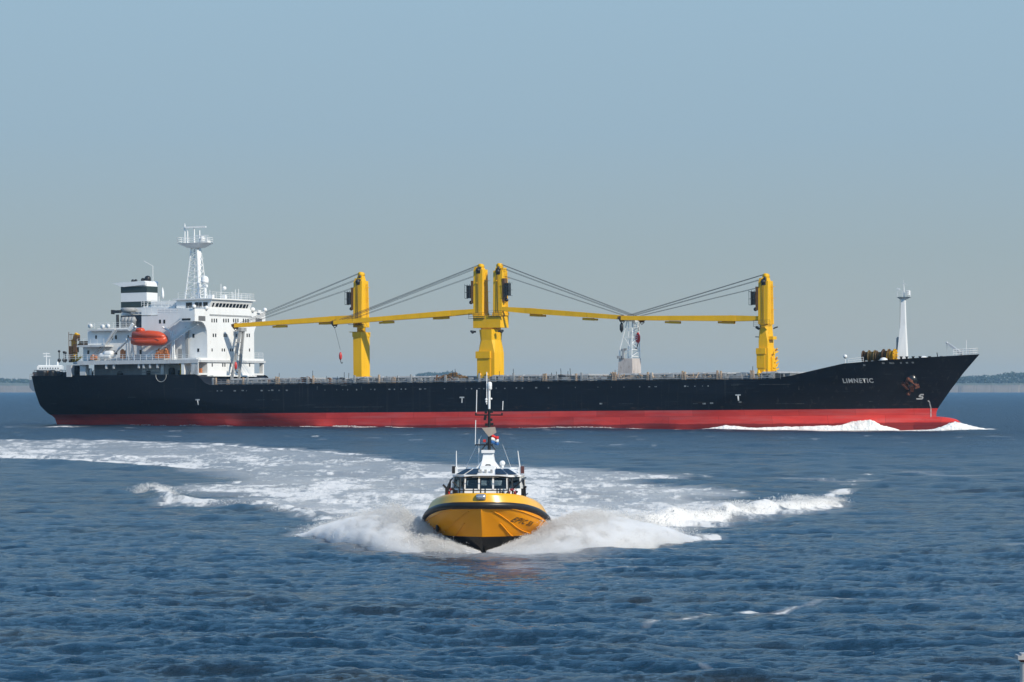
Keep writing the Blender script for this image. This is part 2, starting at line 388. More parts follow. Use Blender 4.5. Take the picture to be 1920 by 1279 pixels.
# ---- cargo hatches along the deck
hatches = [(-53.2, -35.0), (-27.5, -8.6), (0.8, 20.2), (25.6, 46.2), (52, 57.5)]
for a, b in hatches:
    m = MB(); m.box(a, b, -10.4, 10.4, 7.8, 9.0)
    m.box(a-.1, b+.1, -10.6, 10.6, 9.003, 9.14)
    x = a+.4
    while x < b-.3:                                 # stays of the coaming
        for s in (-1, 1): m.extr([(x, 8.1), (x+.13, 8.1), (x+.13, 9.0), (x, 9.0)], s*10.4, s*(10.75+.3*rr.random()))
        x += rr.uniform(.5, 1.5)
    co = m.build('hatch_coaming', GREY, ship)
    m = MB(); x = a+.2; k = 0
    while x < b-2.5:
        w = 3.1; m.prism([(x, -10.2), (x+w, -10.2), (x+w, 10.2), (x, 10.2)], 9.15, 9.42, [(x+.2, -9.9), (x+w-.2, -9.9), (x+w-.2, 9.9), (x+.2, 9.9)]); x += w+.08
    m.build('hatch_cover', GREYL, co)
m = MB()                                            # deck edge clutter: pipes, vents, boxes
m.tube([(-55, -12.0, 8.45), (55, -12.0, 8.35)], .10, 6); m.tube([(-55, -11.8, 8.75), (55, -11.8, 8.65)], .05, 5)
for i in range(150):
    x = rr.uniform(-54, 56); w = rr.uniform(.2, 1.1); h = rr.choice((.4, .6, .8, .95, 1.15))
    y = -rr.uniform(11.0, 11.7); m.box(x, x+w, y-rr.uniform(.1, .3), y, 7.9, 8.1+h)
m.build('deck_pipe', GREYL, ship)
for i in range(34):
    x = rr.uniform(-54, 56); w = rr.uniform(.4, 1.8); h = rr.uniform(.4, 1.2); m = MB(); m.box(x, x+w, -11.45, -11.1, 7.9, 8.05+h); m.box(x+.1, x+w*.6, -11.52, -11.0, 8.05+h, 8.15+h); m.build('deck_locker', rr.choice((RUSTY, GREYL, DARK, TAN)), ship)
for c in ((-37.5, -33), (-9.5, -5.5), (30, 45), (24, 31)):
    m = MB(); m.bar((c[0], -11.8, 8.35), (c[1], -11.8, 8.35), .15, .3)
    for i in range(16):
        x = rr.uniform(*c); m.bar((x, -11.9, 8.4+rr.uniform(0, 1.0)), (x+rr.uniform(-1.4, 1.4), -11.6, 8.4+rr.uniform(.1, 1.2)), .16, .16)
    m.build('lashing_gear', rr.choice((TAN, RUSTY)), ship)
for i in range(22):
    x = rr.uniform(-54, 56); m = MB(); m.tube([(x, -11.3, 8), (x+rr.uniform(-.15, .15), -11.3, 9.5+rr.random()*1.2)], .05, 5); m.build('vent_pipe', DARK, ship)
for X in (400, 405.5, 456.5, 464, 518, 522.5, 577, 588, 665, 711, 771, 836, 899, 963.5, 1020, 1024.5, 1081, 1091, 1150, 1154.5, 1215, 1222, 1281, 1285, 1346, 1352.5, 1409, 1413):
    u = U(X, 12.05); m = MB(); m.bar((u, -12.05, 8.1), (u+rr.uniform(-.06, .06), -12.0, 9.45+rr.uniform(0, .3)), .3, .3); m.box(u-.25, u+.25, -12.15, -11.7, 8.1, 8.32)
    m.build('stanchion', TAN if rr.random() < .7 else GREYL, ship)
m = MB(); m.rail([(-55.5, -12.3, 8.2), (-35, -12.3, 8.2)], 1.05, .028, 1.6); m.rail([(-35, -12.3, 8.2), (56.5, -12.3, 8.1)], 1.0, .022, 1.7)
m.rail([(-55.5, 12.3, 8.2), (56.5, 12.3, 8.1)], 1.0, .022, 2.5); m.build('deck_rail', GREYL, ship)
m = MB()                                            # heap of lashing timber by the middle crane
for i in range(40):
    x = rr.uniform(-9, -4.6); h = 1.0*(1-abs((x+6.8)/2.6)); z = 9.0+rr.uniform(0, max(.1, h)); y = -rr.uniform(9.5, 11.2)
    m.bar((x-.6, y, z), (x+.7, y+rr.uniform(-.4, .4), z+rr.uniform(-.3, .3)), .16, .16)
m.build('dunnage_heap', paint('lashing timber', (.38, .2, .06), .8, .5, 3, streak=False), ship)

# ---- superstructure
def bx(m, X0, X1, Y0, Y1, v, vp=None, uz=None):
    """a block whose starboard face spans photo columns X0..X1 and rows Y0..Y1 at v metres to starboard"""
    vp = -v if vp is None else vp; u0, u1 = U(X0, v), U(X1, v); uz = u1 if uz is None else uz
    m.box(u0, u1, -v, -vp, Z(Y1, uz, v), Z(Y0, uz, v)); return u0, u1
UF = -59.1; VH = 8.5
def zf(Y): return Z(Y, UF, VH)
m = MB()
m.box(-73.6, UF, -VH, VH, 9.9, zf(590))                       # main tower
m.box(-70.0, UF, -VH, VH, zf(590), zf(577))                   # under the bridge
# wheelhouse with a front that slopes outwards to the top
m.extr([(-66.5, zf(577)), (UF-.25, zf(577)), (UF+.45, zf(561)), (-66.5, zf(561))], -7.4, 7.4)
m.extr([(-67.0, zf(561)), (UF+.75, zf(561)), (UF+.75, zf(558.6)), (-67.0, zf(558.6))], -7.9, 7.9)
m.box(-73.4, -67.0, -5.5, 5.5, zf(590), zf(561.5))             # house abaft the bridge
# bridge wings: solid bulwarks on a deck that curves in to the house
for s in (-1, 1):
    zb, zt_ = zf(603), zf(580)
    m.box(-62.2, UF, s*VH, s*12.8, zb, zb+.35)
    m.box(UF-.16, UF, s*VH, s*12.8, zb+.35, zt_); m.box(-62.2, UF-.16, s*12.62, s*12.8, zb+.35, zt_); m.box(-62.2, -62.04, s*VH, s*12.62, zb+.35, zt_)
    for i in range(6):                                         # curved bracket below the wing
        a0, a1 = i/6*math.pi/2, (i+1)/6*math.pi/2; r = 2.4
        p = [(VH+r*(1-math.cos(a)), zb-r+r*math.sin(a)) for a in (a0, a1)]
        m.add([(UF-w, s*y, z) for w in (.02, .35) for y, z in (p[0], p[1], (VH, p[1][1]), (VH, p[0][1]))],
              [(0, 1, 2, 3), (7, 6, 5, 4), (0, 4, 5, 1), (1, 5, 6, 2), (3, 2, 6, 7), (0, 3, 7, 4)])
# lower front block the width of the ship, with an opening each side
zl0, zl1 = zf(712), zf(671)
for s in (-1, 1):
    y0, y1 = s*VH, s*12.2
    m.box(-62.5, UF-.05, y0, y1, zl1-.55, zl1); m.box(-59.9, UF-.05, y0, y1, zf(703), zf(699.5))
    m.box(-59.9, UF-.05, s*11.75, y1, zf(699.5), zl1-.55)
    m.box(-62.5, -61.9, y0, y1, zf(703), zl1-.55)
m.box(UF-.1, UF+.9, -7.9, 7.9, zf(706), zf(703.5))
bx(m, 267, 330, 575, 590, 6.0)                                 # upper aft house
sup = m.build('superstructure', WHITE, ship)
m = MB()                                                       # after houses
bx(m, 166, 266, 617, 679, VH-.5); bx(m, 184, 262, 613.5, 617, VH-1.2)
bx(m, 157, 200, 650, 679, VH-1.5)
aft = m.build('after_house', WHITE, ship)
m = MB()
bx(m, 145, 198, 646.5, 650, VH+2.2); bx(m, 166, 262, 616.2, 619, VH+.6)
u0, u1 = U(116, 12.3), U(372, 12.3); zs = Z(678, -75, 12.3)
m.box(u0+3.6, u1, -12.25, 12.25, zs-.3, zs+.12); m.box(u0+3.6, u1, -12.3, -12.12, zs-.5, zs+.22)
m.prism([(u0, -8.4), (u0+3.6, -12.25), (u0+3.6, 12.25), (u0, 8.4)], zs-.3, zs+.12)
m.build('boat_deck', GREYW, ship)
for X, w in ((131, 1.1), (157, 1.3)):
    u = U(X, 11.5)
    for s in (-1, 1): MB().box(u-w/2, u+w/2, s*10.6, s*11.7, 10.1, zs-.5).build('deck_pillar', GREYW, ship)     # they carry the boat deck
for X in (201, 215, 262, 271, 283, 297):
    u = U(X, 11.9); MB().bar((u, -11.9, zs-1.3), (u, -11.9, zs-.3), .5, .35).build('deck_bracket', GREYW, ship)
u = U(368, 12); MB().box(u-.9, u+.6, -12.2, -11.9, 10.1, zs-.4).build('deck_pillar', GREYW, ship)
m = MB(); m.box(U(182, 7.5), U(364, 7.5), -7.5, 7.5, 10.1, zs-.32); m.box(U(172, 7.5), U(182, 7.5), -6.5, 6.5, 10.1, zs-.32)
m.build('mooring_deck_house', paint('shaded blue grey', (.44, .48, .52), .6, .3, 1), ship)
m = MB()
for X in range(176, 365, 33):
    u = U(X, 10.5); m.tube([(u, -10.5, 10.2), (u, -10.5, 11.3)], .06, 5)
for zz in (10.75, 11.3): m.tube([(U(176, 10.5), -10.5, zz), (U(300, 10.5), -10.5, zz)], .05, 5)
for X, w, h in ((135, .5, 1.3), (138, .3, 1.8), (168, .5, 1.6), (173, .7, 1.0), (146, 1.6, 2.2), (226, 1.2, .9), (279, .9, 1.0), (323, 1.2, 1.5), (337, .6, 1.0)):
    u = U(X, 9.5); b_ = MB(); b_.lathe([(w/2, 10.1), (w/2, 10.1+h*.8), (w/3, 10.1+h)], (u, -9.5, 0), 10); b_.build('bollard', DARK, ship)
m.build('mooring_rail', GREYL, ship)
for X, w, h in ((171, .55, 1.55), (138, .4, 1.4), (306, .8, 2.3), (358, .3, 1.9)):
    u = U(X, 10.6); m = MB(); m.lathe([(w/2, 10.1), (w/2, 10.1+h*.8), (w/3, 10.1+h)], (u, -10.6, 0), 10); m.build('mooring_post', WHITE, ship)
# yellow hose davit on the poop
u = U(342, 10.8); m = MB(); m.lathe([(.45, 10.1), (.3, 10.9), (.3, 12.0), (.6, 12.1), (.5, 12.6)], (u, -10.8, 0), 10)
m.bar((u, -10.8, 12.2), (u+2.2, -10.8, 12.55), .25, .25); m.bar((u-.6, -10.8, 12.3), (u+.9, -10.8, 12.0), .5, .4); m.build('hose_davit', YEL, ship)
u = U(141, 7); m = MB(); m.lathe([(.75, zs+.1), (.6, zs+1), (.55, zs+4.0), (.7, zs+4.4)], (u, -7, 0), 12); m.bar((u, -7, zs+4.2), (u+.7, -7, zs+5.6), .7, .8)
m.bar((u+.3, -7.2, zs+.3), (u+1.8, -7.2, zs+1.2), .35, .35); m.build('provision_crane', YEL, ship)
m = MB()
for i in range(4): m.tube([(u-.75+.5*i, -7.8, zs+.1), (u-.75+.5*i, -7.8, zs+5.9-.3*i)], .07, 5)
for i in range(5): m.bar((u-.8, -7.8, zs+.8+i*1.15), (u+.9, -7.8, zs+.8+i*1.15), .1, .1)
m.box(u-.9, u-.1, -7.7, -6.6, zs+.1, zs+3.2); m.box(u+.5, u+1.3, -7.9, -7.0, zs+4.2, zs+5.3); m.box(u+.2, u+1.0, -7.9, -7.0, zs+2.0, zs+3.6)
m.box(u+1.6, u+5.6, -7.9, -7.4, zf(645), zf(635)); m.build('winch_frame', BROWN, ship)

# mooring gear on the open stern
for X0, X1, Y0, Y1, v, c in ((70, 84, 694.5, 706, 7.5, DARK), (83, 91, 695.5, 706, 6.5, BROWN), (92, 99, 694, 706, 7, DARK), (100, 108, 696, 706, 6, BROWN), (107, 114, 697, 706, 8, DARK), (115, 124, 698, 706, 7, DARK)):
    ua_, ub_ = U(X0, v), U(X1, v); m = MB(); z1_ = Z(Y0, ua_, v); m.box(ua_, ub_, -v, -v+2.2, 10.1, z1_-.35); m.lathe([(.55, ua_-.02), (.55, ub_+.02)], (0, -v+.6, z1_-.5), 10, 'x')
    for k in (.15, .85): m.bar((ua_+(ub_-ua_)*k, -v-.1, 10.2), (ua_+(ub_-ua_)*k, -v-.1, z1_), .12, .12)
    m.build('mooring_winch', c, ship)
m = MB(); P = [(-97.2, -9.2, 10.3), (-98.1, -8.6, 10.35), (-98.1, 0, 10.35), (-98.1, 8.6, 10.35)]; m.rail(P, 1.15, .04, .9); m.rail([(-97.2, -9.2, 10.3), (-92, -10.2, 10.3)], 1.1, .03, 1.2); m.build('stern_rail', DARK, ship)
# windows: each pane its own small object
def pane(parent, us_, ys_, zs_, name='window', mat=GLASSD):
    return MB().box(*us_, *ys_, *zs_).build(name, mat, parent)
def front_win(X, Y, w, h):
    k0, k1 = [(x-960)/FPX for x in (X, X+w)]               # photo column on the front plane u = UF
    v = [(UF*(C_+k*S_)-k*D0)/(S_-k*C_) for k in (k0, k1)]
    pane(sup, (UF-.05, UF+.04), (-v[0], -v[1]), (Z(Y+h, UF, v[0]), Z(Y, UF, v[0])))
for X in (398, 402.3, 406.6, 420, 424.3, 428.6, 438.6, 442.6, 446.6, 457, 461.3, 465.6): front_win(X, 597.5, 1.9, 7)
for X in (400.2, 404.6, 420.3, 424, 443.6, 447.3, 463.6, 467.6): front_win(X, 625.5, 2.1, 6.5)
for X in (397.8, 416.8, 421, 432.3, 436, 450.5, 468): front_win(X, 653.5, 1.8, 5.5)
for X in (397.8, 417.6, 421.6, 433, 437, 448, 451.5, 468): front_win(X, 681.5, 1.8, 6)
m = MB(); m.box(UF, UF+.05, -7.6, 7.6, zf(592), zf(588.8)); m.build('vent_strip', GREYL, sup)
for i in range(11):                                            # bridge windows on the sloping front
    v0 = 6.6-i*1.23; w = .9 if i not in (0, 10) else .55
    za, zb_ = zf(574.5), zf(567.5); xa, xb = [UF-.25+.7*(z-zf(577))/(zf(561)-zf(577)) for z in (za, zb_)]
    MB().extr([(xa-.1, za), (xa+.04, za), (xb+.04, zb_), (xb-.1, zb_)], -v0, -v0+w).build('bridge_window', GLASSD, sup)
for X0, X1 in ((350.5, 361.5), (367, 374), (375, 380), (383, 391)):
    pane(sup, (U(X0, 7.45), U(X1, 7.45)), (-7.46, -7.30), (zf(575.5), zf(566)), 'bridge_window')
for s in (-1, 1):                                              # openings in the wing fronts and sides
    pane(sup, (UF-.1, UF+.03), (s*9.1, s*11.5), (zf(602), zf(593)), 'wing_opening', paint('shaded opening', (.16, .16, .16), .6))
    MB().box(-61.9, -60.0, s*12.79, s*12.83, zf(601.5), zf(597.5)).build('wing_opening', GLASSD, sup)
def side_win(X, Y, w, h, v=VH, par=None, name='window'):
    u0, u1 = U(X, v), U(X+w, v); return pane(par or sup, (u0, u1), (-v-.035, -v+.05), (Z(Y+h, u0, v), Z(Y, u0, v)), name)
for X, Y in ((300, 599.5), (308, 599.5), (325.5, 627), (332, 627), (362.5, 626), (371.3, 653.5), (313, 654.5), (326.5, 654)): side_win(X, Y, 3.6, 7)
for X, Y, w, h in ((240.5, 629, 2.5, 5), (180, 629, 3, 7), (209.5, 630, 3.6, 7), (217, 629, 3.6, 7), (196, 657.5, 4, 6.5), (165, 657, 3.6, 7), (213, 657.5, 8, 8), (228, 657, 6, 9), (263, 656, 4.5, 8), (277, 656, 5, 8), (250, 630, 3, 5)):
    side_win(X, Y, w, h, VH-.5, aft)
side_win(335.5, 654, 7, 18, VH, sup, 'door').data.materials[0] = GREYL
m = MB()                                                       # flues, ladders and ribs down the house side
for X in (351, 353.5): m.bar((U(X, 8.7), -8.75, zf(672)), (U(X, 8.7), -8.75, zf(612)), .22, .3)
m.build('downpipe', GREYL, sup)
m = MB()                                                       # inclined ladders from the boat deck to the bridge wing
for dy in (0, 6):
    m.bar((U(274+dy, 10.5), -10.5, zf(667)), (U(366+dy, 10.5), -10.5, zf(606)), .16, .45)
m.bar((U(275, 9.4), -9.4, zf(640)), (U(345, 9.4), -9.4, zf(592)), .14, .4)
for i in range(20):
    t = i/20; a = Vector((U(276, 10.5), -10.5, zf(667))).lerp(Vector((U(368, 10.5), -10.5, zf(606))), t); m.bar(a, a+Vector((1.1, 0, 0)), .5, .05)
m.build('inclined_ladder', WHITE, sup)
m = MB()
m.bar((U(180, 9.5), -9.5, zf(674)), (U(217, 9.5), -9.5, zf(614)), .5, .3); m.bar((U(185, 9.5), -9.5, zf(674)), (U(222, 9.5), -9.5, zf(614)), .12, .12)
m.bar((U(163, 9), -9, zf(677)), (U(190, 9), -9, zf(648)), .5, .25); m.bar((U(215, 9.8), -9.8, zf(660)), (U(248, 9.8), -9.8, zf(628)), .5, .25)
m.build('deck_ladder', GREYW, aft)
m = MB()
def rl(pts, v, h=1.1, st=1.3):
    P = [(U(X, v), -v, Z(Y, U(X, v), v)) for X, Y in pts]; m.rail(P, h, .035, st)
rl([(167, 616), (250, 616)], VH); rl([(146, 646.5), (196, 646.5)], VH+2); rl([(121, 676), (366, 676)], 12.1); rl([(262, 589), (345, 589)], VH)
rl([(372, 671), (389, 671)], 12); rl([(267, 574.5), (330, 574.5)], 5.9)
m.rail([(-66, -7.6, zf(558.6)), (UF+.6, -7.6, zf(558.6)), (UF+.6, 7.6, zf(558.6)), (-66, 7.6, zf(558.6))], 1.15, .035, 1.4)
m.rail([(UF-.1, 8.7, zl1), (UF-.1, 12, zl1)], 1.1, .035, 1.2)
m.rail([(-62, -12.7, zf(580)), (UF, -12.7, zf(580)), (UF, -8.6, zf(580))], .5, .03, 1, 1)
m.build('railing', WHITE, sup)
m = MB()                                                       # aerials, lamps and lockers on the wheelhouse roof
for v, h in ((5, 1.6), (1, 2.9), (-3, 1.5), (-4.2, 2.0), (-5.4, 2.1), (-6.5, 1.2)): m.tube([(UF-1.5, -v, zf(558.6)), (UF-1.5, -v, zf(558.6)+h)], .06, 5)
m.ball((UF-1.2, -.3, zf(538)), .42, 8); m.box(UF-2.5, UF-1.6, -4.1, -3.2, zf(558.6), zf(551)); m.box(UF-2.5, UF-1.8, 1, 1.5, zf(558.6), zf(550))
for v in (-13, 12.7): m.ball((UF-.2, -v, zf(576)), .42, 8)
m.ball((UF+.1, -8.8, zf(577.5)), .42, 8); m.ball((UF+.1, 7.9, zf(577)), .5, 8); m.box(UF-.1, UF+.4, 9.5, 10.6, zf(583), zf(577))
for i in range(9):
    x = U(272+i*6, 5.2); m.tube([(x, -5.2, zf(574)), (x, -5.2, zf(574)+rr.uniform(.5, 1.6))], .06, 5); m.box(x-.3, x+.3, -5.2, -4.8, zf(574), zf(574)+rr.uniform(.2, .8))
m.tube([(U(300, 5), -5, zf(574)), (U(300, 5), -5, zf(552))], .1, 6); m.lathe([(.12, 0), (.3, .6), (.25, 1.3), (.05, 2.2)], (U(307, 5), -5, zf(557)), 8)
m.build('roof_gear', WHITE, sup)
# satellite dome
u = U(388, 2); m = MB(); m.tube([(u-.2, -2, zf(561)), (u-.2, -2, zf(534))], .22, 8); m.tube([(u-.6, -2, zf(533)), (u+.3, -2, zf(533))], .3, 8); m.ball((u-.2, -2, zf(521)), .72, 10)
m.lathe([(.72, zf(528)), (.72, zf(521))], (u-.2, -2, 0), 16); m.build('satellite_dome', WHITE, sup)
# radar mast: lattice legs, tapering, with a crosstree platform
um = U(370, 0); mz0, mz1 = zf(560), zf(457); m = MB(); q = lambda t: 1.55*(1-t)+.62*t
for t0, t1 in [(i/9, (i+1)/9) for i in range(9)]:
    za, zb_ = mz0+(mz1-mz0)*t0, mz0+(mz1-mz0)*t1; a, b = q(t0), q(t1)
    P = [(um+i*a, j*a, za) for i, j in ((-1, -1), (1, -1), (1, 1), (-1, 1))]; Q = [(um+i*b, j*b, zb_) for i, j in ((-1, -1), (1, -1), (1, 1), (-1, 1))]
    for i in range(4):
        m.bar(P[i], Q[i], .16, .16); m.bar(P[i], Q[(i+1) % 4], .09, .09); m.bar(Q[i], Q[(i+1) % 4], .09, .09)
m.lathe([(.42, mz0), (.42, mz1)], (um+.75, -.2, 0), 10)
m.extr([(um+.1, mz0), (um+2.0, mz0), (um+1.0, zf(541))], -1.3, -.9)
for i in range(5): m.bar((um+1, -.3, mz1-2.2-i*1.1), (um+1.9, -.3, mz1-2.2-i*1.1), .1, .1)
m.prism([(um-1.2, -1.2), (um+1.2, -1.2), (um+1.2, 1.2), (um-1.2, 1.2)], mz1-.2, zf(450), [(um-2.9, -2.2), (um+2.6, -2.2), (um+2.6, 2.2), (um-2.9, 2.2)])
m.rail([(um-2.8, -2.1, zf(450)), (um+2.5, -2.1, zf(450)), (um+2.5, 2.1, zf(450)), (um-2.8, 2.1, zf(450)), (um-2.8, -2.1, zf(450))], 1.1, .045, 1.2)
for du, h in ((-2.2, 3.6), (-1.6, 2.6), (-.1, 3.0), (1.1, 2.4)): m.tube([(um+du, -.4, zf(450)), (um+du, -.4, zf(450)+h)], .14, 6)
m.bar((um-2.9, -.4, zf(421)), (um-2, -.4, zf(421)), .1, .1); m.tube([(um-2.2, -.4, zf(424)), (um-2.2, -.4, zf(411))], .06, 5)
m.bar((um+.2, -.4, zf(436)), (um+3.0, -.4, zf(436)), .14, .16); m.box(um+1.6, um+3.3, -1.2, 0, zf(450), zf(446)); m.ball((um+1.9, -.6, zf(443)), .55, 8)
m.tube([(um+2.8, -.4, zf(449)), (um+2.8, -.4, zf(440))], .06, 5)
ms = m.build('radar_mast', WHITE, ship)
MB().bar((um-2.0, -.6, zf(419.5)), (um+2.4, -.2, zf(419.5)), .35, .32).build('radar_scanner', WHITE, ms)
# funnel with two dark bands
uf0, uf1 = U(229, 2.2), U(277, 2.2); fz = lambda Y: Z(Y, uf1, 2.2); m = MB()
m.box(uf0, uf1, -2.2, 1.6, fz(590), fz(529)); m.extr([(uf0-1.8, fz(529.6)), (uf1-.3, fz(526.5)), (uf1, fz(529)), (uf1-.2, fz(534)), (uf0+.8, fz(537)), (uf0, fz(536)), (uf0-.6, fz(533))], -2.6, 2.0)
fun = m.build('funnel', WHITE, ship)
for Y0, Y1 in ((536.5, 548), (565, 576)): MB().box(uf0-.03, uf1+.03, -2.23, 1.63, fz(Y1), fz(Y0)).build('funnel_band', GREEN, fun)
m = MB()
for du, r, h in ((-.9, .62, .6), (-2.0, .38, .35), (-3.6, .3, .2), (-4.3, .3, .2)): m.lathe([(r, fz(529)), (r, fz(526)+h), (r*.7, fz(526)+h+r*.5), (.01, fz(526)+h+r*.7)], (uf1+du, -.4, 0), 12)
m.build('exhaust_pipe', BLACK, fun)
m = MB(); bx(m, 228, 266, 591, 614, 5.4); m.build('engine_casing', paint('dark casing', (.025, .03, .04), .6), ship)
m = MB()
for X in (233, 239, 246, 252): m.lathe([(.5, Z(613, -77, 5.8)), (.5, Z(603, -77, 5.8)), (.7, Z(601, -77, 5.8)), (.3, Z(594, -77, 5.8))], (U(X, 5.8), -5.8, 0), 8)
m.lathe([(1.2, fz(586)), (1.6, fz(580)), (1.2, fz(576.5))], (U(243, 3.4), -3.4, 0), 12); m.box(U(249, 4), U(276, 4), -4.4, -4.2, fz(589), fz(585.5))
m.build('vent_cowl', GREYL, ship)
m = MB(); u = U(222, 5); m.tube([(u, -5, Z(615, u, 5)), (u, -5, Z(590, u, 5))], .28, 8); m.bar((U(213, 5), -5, Z(584.5, u, 5)), (U(228, 5), -5, Z(584.5, u, 5)), .7, .55); m.box(U(212.5, 5), U(214, 5), -5.5, -4.5, Z(589, u, 5), Z(581, u, 5))
m.build('intake_duct', DARK, ship)
m = MB(); u = U(289, 0); m.tube([(u, 0, fz(527)), (u, 0, fz(498)), (U(272, 0), 0, fz(488))], .06, 5); m.build('whip_aerial', WHITE, ship)
m = MB()                                                       # bits on the after decks
for X, Y, v in ((172, 611, VH), (195, 613, VH), (205, 612, VH)): m.lathe([(.45, -.12), (.45, .12)], (U(X, v), -v-.2, Z(Y, -83, v)), 12, 'y')
for X, Y in ((196, 668), (203, 668), (205, 664)): m.lathe([(.55, -.9), (.6, -.5), (.6, .5), (.55, .9)], (U(X, 11), -11, Z(Y, -82, 11)), 12, 'x')
m.build('life_raft_canister', WHITE, ship)
m = MB()
for X, Y, w, h in ((172, 670, 1.2, .8), (293, 667, 3.0, .9), (228, 668, 1.0, 1.6), (365, 696, 1.6, 1.0), (311, 660, .6, .9), (295, 664, 1.6, 1.3)):
    v = 10.4; u = U(X, v); z = Z(Y+5, u, v); m.box(u, u+w, -v-.3, -v+.3, z, z+h); m.ball((u+w*.4, -v-.1, z+h), .3, 6)
m.build('orange_locker', paint('orange locker', (.6, .2, .06), .6, .4, 2), ship)
m = MB(); u = U(112, 9)
for X, h in ((112, 2.2), (121, 2.0), (124, 1.9)): u = U(X, 10); m.tube([(u, -10, zs), (u, -10, zs+h)], .09, 5); m.ball((u, -10, zs+h), .25, 6); m.ball((u, -10, zs+.5), .35, 6)
m.build('stern_light', DARK, ship)
m = MB(); cx = U(303, 12.7); m.tube([(cx+1.15*math.cos(t), -12.75, Z(704, cx, 12.7)+1.1*math.sin(t)*1.1) for t in np.linspace(math.pi*.95, math.pi*2.05, 14)], .07, 6); m.build('mooring_rope', paint('pale rope', (.35, .36, .34), .8), ship)
m = MB()
for s in (0, 3.1):
    m.bar((UF+.9+s*.1, 1.2-s, 9.2), (UF+1.5, 2.1-s*.35, zf(618)), .4, .45); m.bar((UF+.9, 1.2-s, 9.2), (UF+.9, 1.2-s, 8.2), .5, .5)
for t in (.2, .45, .7): m.bar((UF+1.0, 1.2+.9*t, 9.2+10.2*t), (UF+1.0, -1.9+2.9*t, 9.2+10.2*t), .14, .14)
m.box(UF+.9, UF+1.9, .6, 2.6, zf(620), zf(613)); m.build('jib_crutch', GREYL, ship)
# lifeboat in its davits
lb = empty('lifeboat'); lb.parent = None
lb.matrix_world = Matrix.Translation((0, D0, 0)) @ ship.rotation_euler.to_matrix().to_4x4()
tag(lb, 'enclosed orange lifeboat hung in davits beside the white superstructure', 'lifeboat')
la, lc = U(250, 11.2), U(315.5, 11.2); zk, zc = Z(649, la, 11.2), Z(617, la, 11.2); Lm = (la+lc)/2; Lh = (lc-la)/2; zg = Z(634, la, 11.2)
def loft(secs, n=16):
    vs = []; fs = []
    for x, w, z0, z1, e in secs:
        for j in range(n):
            a = 2*math.pi*j/n; cs, sn = math.cos(a), math.sin(a)
            vs.append((x, -11.2+w*math.copysign(abs(cs)**e, cs), (z0+z1)/2+(z1-z0)/2*math.copysign(abs(sn)**e, sn)))
    for i in range(len(secs)-1):
        for j in range(n): fs.append((i*n+j, (i+1)*n+j, (i+1)*n+(j+1) % n, i*n+(j+1) % n))
    fs += [tuple(range(n)), tuple(range(len(secs)*n-1, (len(secs)-1)*n-1, -1))]
    return MB().add(vs, fs, True)
m = loft([(la, .5, zk+.9, zg+.1, .8), (la+.25, 1.1, zk+.25, zg+.15, .7), (la+1.6, 1.4, zk, zg+.1, .65), (lc-2.2, 1.4, zk, zg+.1, .65), (lc-.7, .9, zk+.2, zg+.15, .75), (lc-.05, .15, zk+.8, zg+.22, .9)])
m.build('lifeboat_hull', ORANGE, lb)
m = loft([(la+.2, .5, zg-.3, zg+.9, .8), (la+.5, 1.15, zg-.3, zg+1.25, .7), (Lm, 1.3, zg-.3, zg+1.4, .75), (lc-2.0, 1.2, zg-.3, zg+1.2, .8), (lc-.9, .8, zg-.3, zg+.75, .9), (lc-.25, .2, zg-.2, zg+.3, 1)])
m.build('canopy', ORANGE, lb)
m = loft([(la+1.0, .5, zg+1.0, zg+1.75, .6), (la+1.2, .7, zg+1, zg+1.9, .6), (la+2.2, .7, zg+1, zg+1.9, .6), (la+2.5, .5, zg+1, zg+1.6, .6)]); m.build('helm_dome', ORANGE, lb)
m = MB()
m.box(la+.2, lc-.4, -12.68, -12.58, zg-.02, zg+.12); m.build('fender_strip', paint('dark red strip', (.25, .03, .012), .5), lb)
m = MB()
for X, d in ((254, -1), (321, 1)):
    m = MB(); u = U(X, 10); zz = Z(676, u, 10)
    m.tube([(u, -10.2, zz), (u+d*.5, -10.2, Z(640, u, 10)), (u+d*.3, -10.6, Z(622, u, 10)), (u-d*1.0, -11.2, Z(613, u, 10))], .2, 6)
    m.tube([(u+d*1.2, -10.0, zz), (u+d*.2, -10.2, Z(640, u, 10))], .15, 6); m.build('davit', WHITE, ship)
for X in (238, 243): u = U(X, 10.8); MB().tube([(u, -10.8, Z(677, u, 10.8)), (u, -10.8, Z(635, u, 10.8))], .1, 6).build('boat_deck_post', WHITE, ship)
for X, v in ((325, 10.5), (328, 10.5)): u = U(X, v); MB().tube([(u, -v, Z(676, u, v)), (u, -v, Z(620, u, v))], .14, 6).build('boat_deck_post', WHITE, ship)
m = MB(); m.bar((U(243, 11), -11, Z(620, -78, 11)), (U(251, 11), -11, Z(608, -78, 11)), .4, .5); m.build('davit_arm', WHITE, ship)

